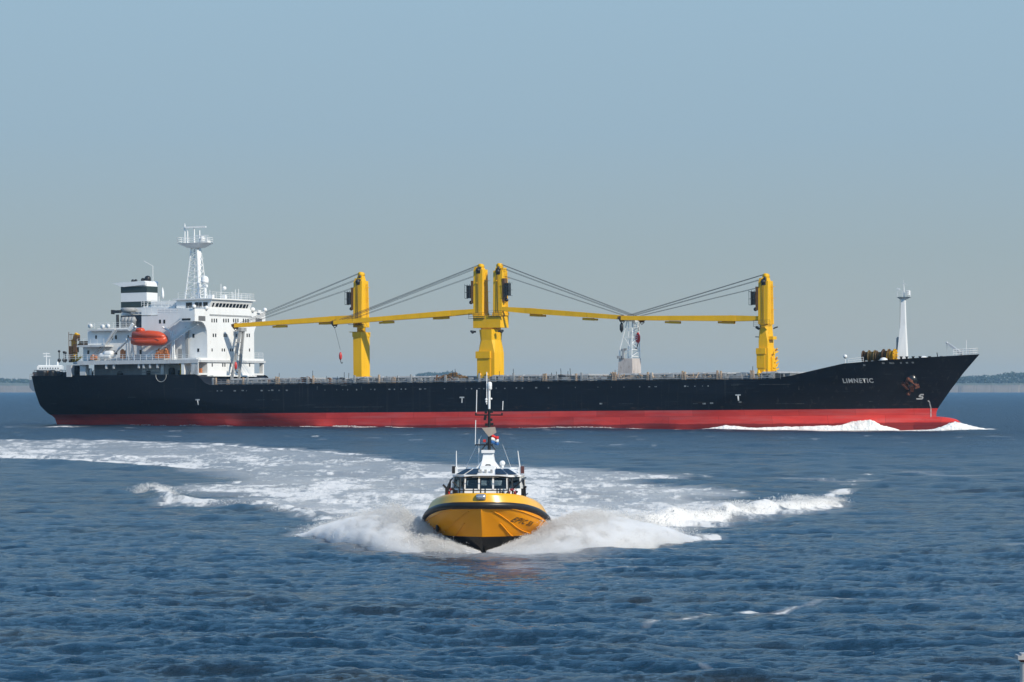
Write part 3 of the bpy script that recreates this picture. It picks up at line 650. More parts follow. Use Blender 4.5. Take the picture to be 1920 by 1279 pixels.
# ---- deck cranes
def crane(u0, zb, zj, ztw, ztip, tip, head, du=1.75, dv=3.1, slew=0, ped=None, twin=False, vc=0, drop=None):
    """pedestal and tower at station u0; the jib runs to the local point tip; head is +1 when the jib points forward"""
    m = MB(); a, b = du/2, dv/2; y = -vc
    rect = lambda p, q_: [(u0-p, y-q_), (u0+p, y-q_), (u0+p, y+q_), (u0-p, y+q_)]
    m.prism(rect(a, b), zj-1.0, ztw, rect(a, b*.80))
    ta = u0-head*.1; m.prism([(ta-.62, y-b*.55), (ta+.5, y-b*.55), (ta+.5, y+b*.55), (ta-.62, y+b*.55)], ztw, ztip-.5, [(ta-.5, y-b*.3), (ta+.4, y-b*.3), (ta+.4, y+b*.3), (ta-.5, y+b*.3)])
    m.lathe([(.5, -b*.35), (.5, b*.35)], (ta, y, ztip-.5), 12, 'y')
    m.box(u0+head*a*.5, u0+head*(a+.06), y-b*.5, y+b*.5, ztw-.2, ztw+.5)
    m.box(u0-.35*a, u0-.1*a, y-b-.04, y-b*.8, zj+6.2 if not twin else zj+5, zj+6.4 if not twin else zj+5.2)
    if ped: ped(m)
    tw = m.build('crane', YEL, ship)
    m = MB(); m.lathe([(.36, -.25), (.36, .25)], (u0+.12*a, y-b*.92, ztw-.15), 10, 'y'); m.box(u0-.3, u0+.5, y-b*.86, y-b*.6, ztw-.7, ztw+.3); m.ball((ta, y-b*.4, ztip-.9), .3, 6); m.box(u0-.8*a, u0+.5*a, y-b*.4, y+b*.4, ztw, ztw+.45)
    m.build('sheave', DARK, tw)
    hx = u0+head*a
    m = MB(); m.box(hx, hx+head*.5, y-b*.9, y-b*.1, zj+1.4, zj+5.5); m.build('cab_mount', BROWN, tw)
    m = MB(); m.box(hx+head*.5, hx+head*1.35, y-b*1.0, y-b*.2, zj+2.4, zj+4.6); m.ball((hx+head*.7, y-b*.6, zj+1.6), .35, 6); m.build('cab', GLASSD, tw)
    m = MB()
    for zz in (zj+2.35, zj+3.4, zj+4.65): m.tube([(hx+head*.3, y-b*1.1, zz), (hx+head*1.6, y-b*1.1, zz), (hx+head*1.6, y-b*.1, zz)], .04, 4)
    for x in (.6, 1.1, 1.6): m.tube([(hx+head*x, y-b*1.1, zj+2.35), (hx+head*x, y-b*1.1, zj+4.9)], .04, 4)
    m.build('cab_rail', DARK, tw)
    m = MB(); fx_ = u0+a+.12
    for yy in (y+.25, y+.75): m.tube([(fx_, yy, zj-1), (fx_, yy, ztw-.5)], .035, 4)
    zz = zj-.8
    while zz < ztw-.6: m.tube([(fx_, y+.25, zz), (fx_, y+.75, zz)], .025, 4); zz += .45
    for zz in (zj+1.5, zj+3.5, zj+5.5): m.tube([(fx_-.12, y+.1, zz), (fx_+.5, y+.15, zz), (fx_+.5, y+.85, zz), (fx_-.12, y+.9, zz)], .025, 4)
    m.build('crane_ladder', YEL, tw)
    m = MB(); pz = zj-1.35; m.box(u0-a-.7, u0+a+.7, y-b-.55, y-b-.02, pz-.06, pz); m.rail([(u0-a-.65, y-b-.5, pz), (u0+a+.65, y-b-.5, pz)], 1.0, .03, .8); m.build('crane_platform', DARK, tw)
    m = MB()
    for dx in (-.25, .1): m.tube([(u0+dx, y-b-.03, zj-.9), (u0+dx*.8, y-b*.86-.04, ztw-.6)], .035, 4)
    m.build('cable_run', DARK, tw)
    # jib: two parallel girders that meet in a box at the tip
    p0 = Vector((hx-head*.3, y, zj)); p1 = Vector(tip); d = (p1-p0); L = d.length; dn = d.normalized(); side = Vector((-dn.y, dn.x, 0)).normalized()
    m = MB(); w0, w1 = 1.15, .75
    for s in (-1, 1): m.bar(p0+side*s*w0, p0.lerp(p1, .22)+side*s*w1*.9, (.34, .4), (.75, 1.05))
    m.bar(p0.lerp(p1, .18), p1, (2.0, 1.3), (1.0, .72))
    for t, l in ((.24, 2.2), (.62, 2.0)):
        c = p0.lerp(p1, t); m.bar(c-dn*l*.5+Vector((0, 0, -.75)), c+dn*l*.5+Vector((0, 0, -.7)), .9, .45); m.bar(c+dn*l*.5+Vector((0, 0, -.72)), c+dn*(l*.5+.8)+Vector((0, 0, -.7)), .5, .35)
    jb = m.build('jib', YEL, tw)
    m = MB(); m.lathe([(.4, -.5), (.4, .5)], (p1.x, p1.y, p1.z-.25), 10, 'y'); m.bar(p1+dn*-.3+Vector((0, 0, .3)), p1+dn*.7, .7, .5); m.tube([p1+Vector((-.4, 0, -.5)), p1+Vector((0, 0, -1.0)), p1+Vector((.5, 0, -.6))], .08, 5)
    m.build('jib_sheave', BROWN, jb)
    m = MB(); pk = p1-dn*1.2+Vector((0, 0, .45)); top = Vector((ta, y, ztip-.1)); low = Vector((u0+head*a*.9, y, ztw+.3))
    for s in (-.35, .35): m.tube([top+side*s, pk+side*s*1.6], .04, 5); m.tube([low+side*s*1.5, pk-dn*1.0+side*s*1.6], .036, 5)
    for s in (-.5, .5): m.tube([low+side*s+Vector((0, 0, -1.3)), pk-dn*2.5+side*s], .03, 5)
    m.build('luffing_rope', ROPE, tw)
    if drop:
        q0 = p1+Vector((0, 0, -.9)); q1 = Vector(drop); m = MB(); m.tube([q0, q1+Vector((0, 0, 1.1))], .03, 4); hk = m.build('hoist_rope', ROPE, tw)
        m = MB(); m.lathe([(.1, -.7), (.26, -.4), (.3, .15), (.2, .6), (.08, .75)], tuple(q1), 10); m.build('hook_block', REDB, hk)
        m = MB(); m.tube([q1+Vector((0, 0, -.7)), q1+Vector((.1, 0, -1.15)), q1+Vector((.3, 0, -1.35)), q1+Vector((.42, 0, -1.1))], .07, 6); m.build('hook', DARK, hk)
    return tw
def PT(X, Y, v): u = U(X, v); return (u, -v, Z(Y, u, v))
u1 = U(679, 0); a, b = .85, 1.6
def ped1(m):
    r = lambda p, q_: [(u1-p, -q_), (u1+p, -q_), (u1+p, q_), (u1-p, q_)]
    m.prism(r(.86, 1.62), 8.0, Z(632, u1, 0)); m.prism(r(.95, 1.75), Z(632, u1, 0), Z(623, u1, 0)); m.lathe([(.8, Z(623, u1, 0)), (.8, Z(606, u1, 0))], (u1, 0, 0), 16); m.box(u1-.9, u1+.9, -1.5, 1.5, Z(614, u1, 0), Z(600, u1, 0))
    m.box(u1+.86, u1+1.5, -.9, 1.2, 8.4, 9.6); m.lathe([(.5, -.3), (.5, .3)], (u1+.7, -1.5, Z(613, u1, 0)), 12, 'y'); m.box(u1-1.8, u1-.9, -1.4, .2, Z(623, u1, 0), Z(622, u1, 0))
t1 = crane(u1, 8, Z(595, u1, 0), Z(527, u1, 0), Z(510, u1, 0), PT(443, 610.5, 2.8), -1, ped=ped1, drop=PT(443, 686, 2.2))
uc = U(922, 0)
def ped2(m):
    r = lambda p, q_, c=.0: [(uc-p, -q_+c), (uc-p+c, -q_), (uc+p-c, -q_), (uc+p, -q_+c), (uc+p, q_-c), (uc+p-c, q_), (uc-p+c, q_), (uc-p, q_-c)]
    zz = lambda Y: Z(Y, uc, 0)
    m.prism(r(1.65, 1.95, .05), 8.0, zz(662)); m.prism(r(1.65, 1.95, .05), zz(662), zz(638), r(1.5, 1.75, .5)); m.prism(r(1.5, 1.75, .5), zz(638), zz(618), r(1.75, 1.9, .7))
    m.box(uc-2.0, uc+.9, -2.35, -1.9, zz(672), zz(659)); m.box(uc-1.8, uc+.8, -2.15, -1.9, 9.0, zz(672))
    m.prism([(uc-2.75, -1.7), (uc+2.75, -1.7), (uc+2.75, 1.7), (uc-2.75, 1.7)], zz(615), zz(592)); m.prism(r(1.5, 1.5, .5), zz(618), zz(615))
    for s in (-1, 1): m.box(uc+s*2.0-1.0, uc+s*2.0+1.0, -1.45, 1.45, zz(592), zz(587))
    for X in (.2, -1.2): m.ball((uc+X, -2.2, 9.6), .28, 6)
t2 = crane(uc-2.0, 8, Z(583, uc, 0), Z(505, uc, 0), Z(494, uc, 0), PT(629, 605, 3.2), -1, du=1.8, dv=2.7, ped=ped2, twin=True, drop=PT(639.5, 668, 3.4))
t3 = crane(uc+2.0, 8, Z(580, uc, 0), Z(508, uc, 0), Z(494, uc, 0), PT(1205, 598, .6), 1, du=1.8, dv=2.7, twin=True)
for s in (-1, 1):
    m = MB(); m.bar((uc+s*2.3, -1.6, Z(622, uc, 0)), (uc+s*3.3, -1.6, Z(621, uc, 0)), .35, .35); m.ball((uc+s*2.9, -1.6, Z(622.5, uc, 0)), .3, 6); m.build('floodlight', DARK, t2)
u4 = U(1438, 0)
def ped4(m):
    zz = lambda Y: Z(Y, u4, 0); r = lambda p, q_, c=.0: [(u4-p, -q_+c), (u4-p+c, -q_), (u4+p-c, -q_), (u4+p, -q_+c), (u4+p, q_-c), (u4+p-c, q_), (u4-p+c, q_), (u4-p, q_-c)]
    m.prism(r(1.0, 1.75, .04), 8, zz(653)); m.prism(r(.85, 1.5, .05), zz(653), zz(640)); m.prism(r(.85, 1.5, .05), zz(640), zz(609), r(.8, 1.45, .55)); m.prism(r(.9, 1.55, .5), zz(609), zz(606))
    m.box(u4-1.15, u4+.6, -2.0, -1.75, zz(664), zz(653)); m.box(u4-1.1, u4+.4, -1.85, -1.75, zz(690), zz(664)); m.box(u4+.85, u4+1.6, -.9, .9, zz(637), zz(631)); m.box(u4+1.0, u4+1.35, -.6, 1.3, 8.2, zz(672))
    for i in range(10): m.bar((u4+1.4, -.6+rr.random()*2, 8.6+i*.5), (u4+1.6+rr.random()*.4, -.4+rr.random()*2, 9.0+i*.5), .2, .2)
    for X in (-.6, .4): m.lathe([(.28, 8.2), (.3, 8.9), (.45, 9.1), (.1, 9.8)], (u4+X, -2.1, 0), 8)
t4 = crane(u4, 8, Z(597, u4, 0), Z(527, u4, 0), Z(512.5, u4, 0), PT(1168, 596.5, 1.6), -1, ped=ped4)
m = MB(); m.bar((u4-1.4, -1.2, Z(613, u4, 0)), (u4-.8, -1.2, Z(617, u4, 0)), .4, .4); m.bar((u4-1.5, -1.2, Z(631.6, u4, 0)), (u4-.8, -1.2, Z(632, u4, 0)), .3, .15); m.bar((u4+.9, 1.2, Z(616, u4, 0)), (u4+1.7, 1.2, Z(613, u4, 0)), .2, .2)
m.build('floodlight', DARK, t4)
for i, (t, lab) in enumerate(((t1, 'aftermost crane, its jib over the white superstructure'), (t2, 'left tower of the twin crane on its shared pedestal'), (t3, 'right tower of the twin crane, jib pointing at the bow'), (t4, 'foremost crane with jib pointing aft onto the lattice trestle'))): t['label'] = lab
# white lattice trestle that carries the jib ends
ua, ub = U(1162, 1.8), U(1187, 1.8); tz = lambda Y: Z(Y, ub, 1.5); m = MB()
m.prism([(ua-.4, -2), (ub, -2), (ub, 2), (ua-.4, 2)], 8, tz(672), [(ua, -1.9), (ub, -1.9), (ub, 1.9), (ua, 1.9)])
m.build('trestle_base', paint('pinkish grey primer', (.56, .50, .46), .6, .3, 1, rust=.36), ship)
m = MB()
for y in (-1.8, 1.8):
    m.bar((ub-.15, y, tz(673)), (ub-.15, y*.75, tz(598)), 0.14, 0.14); m.bar((ua+.15, y, tz(673)), (ua+.15, y, tz(655)), 0.154, 0.154); m.bar((ua+.15, y, tz(655)), (ub-1.1, y*.75, tz(600)), 0.14, 0.14)
    m.bar((ub-.9, y*.8, tz(655)), (ub-.9, y*.75, tz(600)), 0.112, 0.112)
    for Y in (655, 632, 615): m.bar((ub-.15, y*.9, tz(Y)), (ua+.15+(655-Y)*.035, y*.9, tz(Y)), 0.098, 0.098)
    m.bar((ua+.2, y, tz(670)), (ub-.2, y, tz(656)), 0.084, 0.084); m.bar((ua+.9, y*.9, tz(632)), (ub-.2, y*.9, tz(655)), 0.084, 0.084)
for i, Y in enumerate((668, 655, 643, 632, 622, 612)):
    f = 1-.25*i/6; s = 1 if i % 2 else -1
    m.bar((ub-.15, -1.8*f, tz(Y)), (ub-.15, 1.8*f, tz(Y)), 0.098, 0.098); m.bar((ub-.15, s*1.8*f, tz(Y)), (ub-.15, -s*1.8*f, tz(Y-11)), 0.084, 0.084)
m.box(ub-1.4, ub+.1, -2.0, -1.2, tz(601), tz(594)); m.box(ub-1.4, ub+.1, 1.0, 1.7, tz(600), tz(596)); m.bar((ub-1.5, -1.6, tz(601)), (ub, 1.6, tz(601)), 0.21, 0.21)
m.build('jib_trestle', WHITE, ship)
m = MB(); m.bar((ua+.9, -2, tz(672)), (ua+.9, -2, tz(655)), .35, .35); m.bar((ua+.5, -2, tz(656)), (ua+1.6, -2, tz(655)), .25, .4); m.box(ua-.3, ua+.6, -2.1, -1.6, tz(672), tz(667)); m.build('trestle_winch', GREYL, ship)
m = MB(); p = PT(1197.5, 634, -1.2); m.lathe([(.1, -1.0), (.42, -.5), (.45, .3), (.15, 1.0)], p, 10); hb = m.build('spare_hook_block', REDB, ship)
m = MB(); m.tube([(p[0], p[1], p[2]-1), (p[0]-.3, p[1], p[2]-2), (p[0]-.5, p[1], p[2]-1.8)], .09, 5); m.tube([(p[0], p[1], p[2]+1), PT(1202, 601, .3)], .035, 4); m.build('hook', DARK, hb)
m = MB(); p = PT(1167, 614, 1.6); m.lathe([(.08, -.9), (.34, -.4), (.34, .4), (.08, .9)], p, 10); m.tube([(p[0], p[1], p[2]+.8), PT(1168, 600, 1.6)], .05, 4); m.build('dark_hook_block', BLACK, ship)

# ---- forecastle
uf = U(1695, 0); z0 = 11.0; zt2 = Z(557, uf, 0); fz2 = lambda Y: Z(Y, uf, 0); m = MB()
m.prism([(uf-.95, -1.0), (uf+.75, -.55), (uf+.75, .55), (uf-.95, 1.0)], z0-.3, fz2(610), [(uf-.35, -.5), (uf+.5, -.36), (uf+.5, .36), (uf-.35, .5)])
m.prism([(uf-.35, -.5), (uf+.5, -.36), (uf+.5, .36), (uf-.35, .5)], fz2(610), zt2, [(uf-.15, -.4), (uf+.4, -.33), (uf+.4, .33), (uf-.15, .4)])
fm = m.build('foremast', WHITE, ship)
m = MB(); m.prism([(uf-.4, -.4), (uf+.6, -.4), (uf+.6, .4), (uf-.4, .4)], zt2-.4, zt2, [(uf-.8, -.9), (uf+1.2, -.9), (uf+1.2, .9), (uf-.8, .9)]); m.rail([(uf-.7, -.85, zt2), (uf+1.1, -.85, zt2), (uf+1.1, .85, zt2)], 1.0, .045, .8)
m.tube([(uf+.25, 0, zt2), (uf+.2, 0, fz2(533))], .13, 6, .05); m.tube([(uf-.2, 0, fz2(535)), (uf+.3, 0, fz2(531))], .04, 4); m.tube([(uf+.8, 0, fz2(535)), (uf+.2, 0, fz2(531))], .04, 4); m.tube([(uf+.2, 0, fz2(533)), (uf+.15, 0, fz2(525))], .03, 4)
m.box(uf+.7, uf+1.25, -.5, .2, zt2+.3, zt2+1.1); m.bar((uf-1.0, 0, zt2+1.5), (uf-.5, 0, zt2+1.3), .25, .2); m.build('crosstree', WHITE, fm)
m = MB(); m.bar((uf-1.1, -.2, z0), (uf-.75, -.2, fz2(632)), .25, .5); m.bar((uf-1.1, -.2, z0), (uf-1.1, -.2, fz2(634)), .1, .1); m.tube([(uf-.45, -.5, z0), (uf-.3, -.5, fz2(556))], .05, 4); m.build('mast_ladder', GREYL, fm)
wz = Z(668, U(1650, 4), 4)
for k, (X, c, r) in enumerate(((1626, BROWN, 1.0), (1637, paint('pale yellow drum', (.34, .22, .06), .6, .4, 2), 1.05), (1651, paint('olive drum', (.27, .16, .05), .6, .5, 2), .95), (1664, BROWN, 1.2), (1674, YEL, 1.2))):
    v = 4; u = U(X, v); m = MB()
    for i in range(2): m.lathe([(r*.75, -.55), (r*.75, .55)], (u, -v, 11.85-.0*k), 14, 'x'); m.lathe([(r, -.62), (r, -.48)], (u, -v, 11.85), 16, 'x'); m.lathe([(r*1.0, .40), (r*1.0, .52)], (u, -v, 11.85), 16, 'x')
    m.box(u-.3, u+.3, -v-.8, -v+.8, 10.4, 11.0)
    if k == 4:
        for i in range(12): m.bar((u+.1, -v, 11.85), (u+.62, -v+1.15*math.cos(i*.52), 11.85+1.15*math.sin(i*.52)), .16, .16)
    m.build('winch_drum', c, ship)
MB().ball((U(1658, 5.5), -5.5, 11.0), .75, 8, (1, 1, .8)).build('white_vent', WHITE, ship); MB().ball((U(1732, 4), -4, 11.35), .6, 8, (1.3, 1, .7)).build('white_vent', WHITE, ship)
m = MB(); m.ball((U(1586, 9), -9, 11.8), .35, 6); m.tube([(U(1586, 9), -9, 10.4), (U(1586, 9), -9, 11.7)], .07, 5); m.build('deck_lamp', WHITE, ship)
m = MB()
for a_, b_ in ((1592, 1620), (1700, 1725), (1726, 1760)):
    P = [(U(X, v), -v, ztop(U(X, v))-.1) for X, v in ((a_, 9), (b_, 8.3))]
    if a_ == 1592: m.rail(P, 1.0, .04, 1.3)
bt = [(U(1806, .0)-0, -1.9, 11.8), (86.0, -.75, 11.85), (87.2, 0, 11.95), (86.0, .75, 11.85), (83.5, 1.9, 11.8)]; bt[0] = (83.5, -1.9, 11.75)
m.rail(bt, 1.05, .05, .5); m.tube([(85.2, 0, 11.7), (85.2, 0, 14.4)], .06, 5); m.build('bow_rail', WHITE, ship)
m = MB(); p0 = PT(1803, 663, .6); p1 = PT(1777, 643, .6); m.bar(p0, p1, (.55, .3), (.55, .3)); m.bar((p0[0], p0[1], 11.3), (p0[0], p0[1], p0[2]+.3), .5, .5); m.tube([p1, (p1[0], p1[1], p1[2]-2.0)], .04, 4); m.ball(p1, .22, 6); m.build('bow_davit', GREYW, ship)
m = MB()
for X in (1697, 1706, 1716, 1727, 1742, 1760): u = U(X, 5.5); v = half(u, 11)-.5; MB().lathe([(.18, 10.8), (.18, 11.5), (.28, 11.55), (.28, 11.7)], (u, -v, 0), 8).build('fairlead', BLACK, ship)
MB().bar((U(1760, 4), -4, 11.3), (U(1758, 4), -4, 12.3), .12, .12).build('bow_stanchion', BLACK, ship)

# ------------------------------------------------------------------ pilot boat (local: x forward, y to port, z up; bow lifted as it planes)
BH = math.atan2(-1, -.05)
boat = empty('pilot_boat', (-1.0, 134, 0), (0, 0, BH))
tag(boat, 'yellow pilot boat with black fender and white wheelhouse speeding towards the viewer', 'pilot boat')
def zfend(l): return ip(l, [-8, -2, 1, 2.2, 3.0, 4.3, 5.4, 6.1, 6.5], [.45, .58, .86, 1.12, 1.32, 1.64, 1.88, 1.98, 2.0])
def bfend(l):
    t = max(0, (l-1.3)/5.2); return 2.80*max(0, 1-t**2.3)**.5 if l > 1.3 else 2.80-.5*min(1, max(0, (1-l)/9))**1.2
def keel(l): return ip(l, [-8, 0, 3.6, 4.6, 5.1, 5.7, 6.15, 6.48], [-.55, -.5, -.42, -.28, .0, .75, 1.35, 1.8])
def gsec(t): return .76*(t/.40)**.80 if t < .40 else (.76+.215*(t-.40)/.34 if t < .74 else .975+.025*(t-.74)/.26)
ls = list(np.linspace(-8, 0, 9))+list(np.linspace(.5, 5, 19))+[5.25, 5.5, 5.7, 5.9, 6.05, 6.2, 6.3, 6.38, 6.44, 6.48, 6.5]
mb = MB(); nt_ = 22
def hpt(l, t):
    q_ = max(0, (l-1.3)/5.2); w_ = min(1, t*1.1)**.85; bb_ = (bfend(l) if l < 1.3 else 2.80)*max(0, 1-q_**(1.45+.8*w_))**(1.05-.55*w_)
    return (l, bb_*gsec(t) if t > 0 else 0, keel(l)+(zfend(l)-keel(l))*t)
for s in (-1, 1):
    vs = [(p[0], s*p[1], p[2]) for l in ls for p in [hpt(l, j/nt_) for j in range(nt_+1)]]; fs = []
    k = nt_+1
    for i in range(len(ls)-1):
        for j in range(nt_):
            q = (i*k+j, (i+1)*k+j, (i+1)*k+j+1, i*k+j+1); fs.append(q if s < 0 else q[::-1])
    mb.add(vs, fs, True)
mb.add([(-8, s*hpt(-8, j/nt_)[1], hpt(-8, j/nt_)[2]) for s in (-1, 1) for j in range(nt_+1)], [(j, j+1, nt_+2+j, nt_+1+j) for j in range(nt_)])
def boat_paint():
    m, nt, b = nodes('boat hull paint'); N, L = nt.nodes, nt.links
    tc = N.new('ShaderNodeTexCoord'); sp = N.new('ShaderNodeSeparateXYZ'); L.new(tc.outputs['Object'], sp.inputs[0])
    no = N.new('ShaderNodeTexNoise'); no.inputs['Scale'].default_value = 1.6; no.inputs['Detail'].default_value = 7; L.new(tc.outputs['Object'], no.inputs[0])
    y = N.new('ShaderNodeMix'); y.data_type = 'RGBA'; y.inputs['A'].default_value = (.76, .27, .003, 1); y.inputs['B'].default_value = (.88, .345, .004, 1); L.new(no.outputs[0], y.inputs['Factor'])
    r = N.new('ShaderNodeMapRange'); r.inputs['From Min'].default_value = .62; r.inputs['From Max'].default_value = .64; L.new(sp.outputs['Z'], r.inputs[0])
    x = N.new('ShaderNodeMix'); x.data_type = 'RGBA'; x.inputs['A'].default_value = (.012, .013, .016, 1); L.new(y.outputs['Result'], x.inputs['B']); L.new(r.outputs[0], x.inputs['Factor'])
    L.new(x.outputs['Result'], b.inputs['Base Color']); b.inputs['Roughness'].default_value = .22
    return m
BHM = boat_paint()
hb_ = mb.build('hull', BHM, boat)
for t, r in ((.40, .03), (.56, .024), (.88, .022)):
    m = MB()
    for s in (-1, 1): m.tube([(p[0]+.01, s*(p[1]+.015), p[2]) for p in [hpt(l, t) for l in np.linspace(0, 6.2 if t > .5 else 5.7, 26)]], r, 6)
    m.build('spray_rail', BHM, hb_)
m = MB(); path = [(l-.07, -max(0, bfend(l)-.055), zfend(l)+.02) for l in ls]+[(l-.07, max(0, bfend(l)-.055), zfend(l)+.02) for l in ls[::-1]]
path = [p for i, p in enumerate(path) if i == 0 or (Vector(p)-Vector(path[i-1])).length > .04]
m.tube(path, .165, 12); m.build('fender', BLACK, boat)
# bulwark: leans in above the fender, with a flat rail and the foredeck inside
def bulw(l, k): b = bfend(l); return (l-.10*k*(.4+.6*max(0, l/6.5)), max(0, b*(1-.055*k)-.06*k), zfend(l)+.14+.40*k)
mb = MB(); K = [0, .35, .7, 1.0]
for s in (-1, 1):
    vs = [(p[0], s*p[1], p[2]) for l in ls for p in [bulw(l, q) for q in K]+[(bulw(l, 1)[0]-.1, max(0, bulw(l, 1)[1]-.14), bulw(l, 1)[2]), (bulw(l, 1)[0]-.1, max(0, bulw(l, 1)[1]-.14), bulw(l, 0)[2]+.1)]]
    k = 6; fs = []
    for i in range(len(ls)-1):
        for j in range(k-1):
            q = (i*k+j, (i+1)*k+j, (i+1)*k+j+1, i*k+j+1); fs.append(q if s < 0 else q[::-1])
    mb.add(vs, fs, True)
mb.add([(bulw(l, .4)[0]-.05, s*max(0, bulw(l, .4)[1]-.1), bulw(l, .4)[2]) for s in (-1, 1) for l in ls], [(i, len(ls)+i, len(ls)+i+1, i+1) for i in range(len(ls)-1)])
mb.build('bulwark', BYEL, boat)
# bow roller and light
m = MB(); bz = zfend(6.3)+.36; m.box(6.22, 6.5, -.20, .20, bz-.08, bz+.12); m.lathe([(.12, -.2), (.14, -.1), (.14, .1), (.12, .2)], (6.46, 0, bz+.02), 10, 'y'); m.build('bow_roller', paint('polished steel', (.55, .57, .6), .25, .2, 4, metal=.7), boat)
m = MB()
for s in (-1, 1): m.prism([(6.1, s*.2), (6.45, s*.2), (6.35, s*.42), (6.0, s*.42)], bz-.12, bz+.03)
m.build('roller_bracket', BYEL, boat)
# port bow lettering
me = textmesh('EPIC 55', .26)
def onhull(l, z, s):
    lo, hi = 0., 1.
    for _ in range(24):
        t = (lo+hi)/2
        if hpt(l, t)[2] < z: lo = t
        else: hi = t
    return (l, s*(hpt(l, t)[1]+.02), z)
lx = next(l for l in np.arange(6.3, 3, -.01) if onhull(l, zfend(l)-.62, 1)[1] > 1.12)
for p in me.vertices:
    l = lx-p.co.x*1.05-p.co.y*.25; p.co = onhull(l, zfend(lx)-.60+p.co.y*.95-p.co.x*.26, 1)
link('bow_lettering', me, boat, paint('worn dark lettering', (.15, .08, .018), .5, .5, 5))
m = MB(); q = onhull(4.3, .95, -1); m.ball(q, .3, 10, (1, .3, .62)); m.build('hull_opening', BLACK, boat)

# wheelhouse: low walls, raked posts, windows all round, a shallow pyramid roof with skylights
WZ0, WZ1, WZ2 = 1.5, 2.60, 3.12
plan0 = [(3.0, -.98), (3.0, .98), (2.3, 1.62), (-.6, 1.66), (-.6, -1.66), (2.3, -1.62)]
plan1 = [(2.72, -.92), (2.72, .92), (2.05, 1.46), (-.4, 1.5), (-.4, -1.5), (2.05, -1.46)]
pl = lambda z, k=1.: [tuple((a+(b-a)*(z-WZ0)/(WZ2-WZ0))*k for a, b in zip(p, q)) for p, q in zip(plan0, plan1)]
m = MB(); m.prism(pl(.9), .9, WZ1, pl(WZ1))
m.prism([(p[0]*1.05+.0, p[1]*1.04) for p in pl(WZ2)], WZ2, WZ2+.075)
wh = m.build('wheelhouse', WHITE2, boat)
def lerp2(a, b, t): return (a[0]+(b[0]-a[0])*t, a[1]+(b[1]-a[1])*t)
lo_, hi_ = pl(WZ1), pl(WZ2)
posts = [(0, 0), (0, 1/3), (0, 2/3), (1, 0), (2, 0), (2, .5), (3, 0), (4, 0), (4, .5), (5, 0), (3, .5)]
for i, t in posts:
    a = lerp2(lo_[i], lo_[(i+1) % 6], t); b = lerp2(hi_[i], hi_[(i+1) % 6], t); m = MB()
    m.bar((*a, WZ1-.01), (*b, WZ2+.01), .075, .075); m.build('window_post', WHITE2, wh)
def glass():
    mm, nt, b = nodes('window glass'); N, L = nt.nodes, nt.links; out = N['Material Output']
    tr = N.new('ShaderNodeBsdfTransparent'); tr.inputs[0].default_value = (.50, .55, .54, 1); gl = N.new('ShaderNodeBsdfGlossy'); gl.inputs['Roughness'].default_value = .02; gl.inputs['Color'].default_value = (.9, .95, 1, 1)
    fr = N.new('ShaderNodeFresnel'); fr.inputs[0].default_value = 1.5; mx = N.new('ShaderNodeMixShader')
    L.new(fr.outputs[0], mx.inputs[0]); L.new(tr.outputs[0], mx.inputs[1]); L.new(gl.outputs[0], mx.inputs[2]); L.new(mx.outputs[0], out.inputs[0]); N.remove(b); return mm
GLASS = glass()
spans = [(0, 0, 1/3), (0, 1/3, 2/3), (0, 2/3, 1), (1, 0, 1), (2, 0, .5), (2, .5, 1), (3, 0, .5), (3, .5, 1), (4, 0, .5), (4, .5, 1), (5, 0, 1)]
for i, t0, t1_ in spans:
    a, b = lerp2(lo_[i], lo_[(i+1) % 6], t0), lerp2(lo_[i], lo_[(i+1) % 6], t1_); c, d = lerp2(hi_[i], hi_[(i+1) % 6], t1_), lerp2(hi_[i], hi_[(i+1) % 6], t0)
    m = MB(); m.add([(*a, WZ1), (*b, WZ1), (*c, WZ2), (*d, WZ2)], [(0, 1, 2, 3)]); m.build('window', GLASS, wh)
    if i == 3: continue
    m = MB(); f = lambda p, q_, z: (p[0]+(q_[0]-p[0])*.0-.012*(1 if i in (0, 1, 5) else 0), p[1], z)      # dark sun strip along the top of the pane
    aa, bb = lerp2(d, a, .30), lerp2(c, b, .30); zt = WZ2-.30*(WZ2-WZ1)
    m.add([(aa[0]-.02, aa[1]*.99, zt), (bb[0]-.02, bb[1]*.99, zt), (c[0]-.02, c[1]*.99, WZ2), (d[0]-.02, d[1]*.99, WZ2)], [(0, 1, 2, 3)]); m.build('sun_strip', DARK, wh)
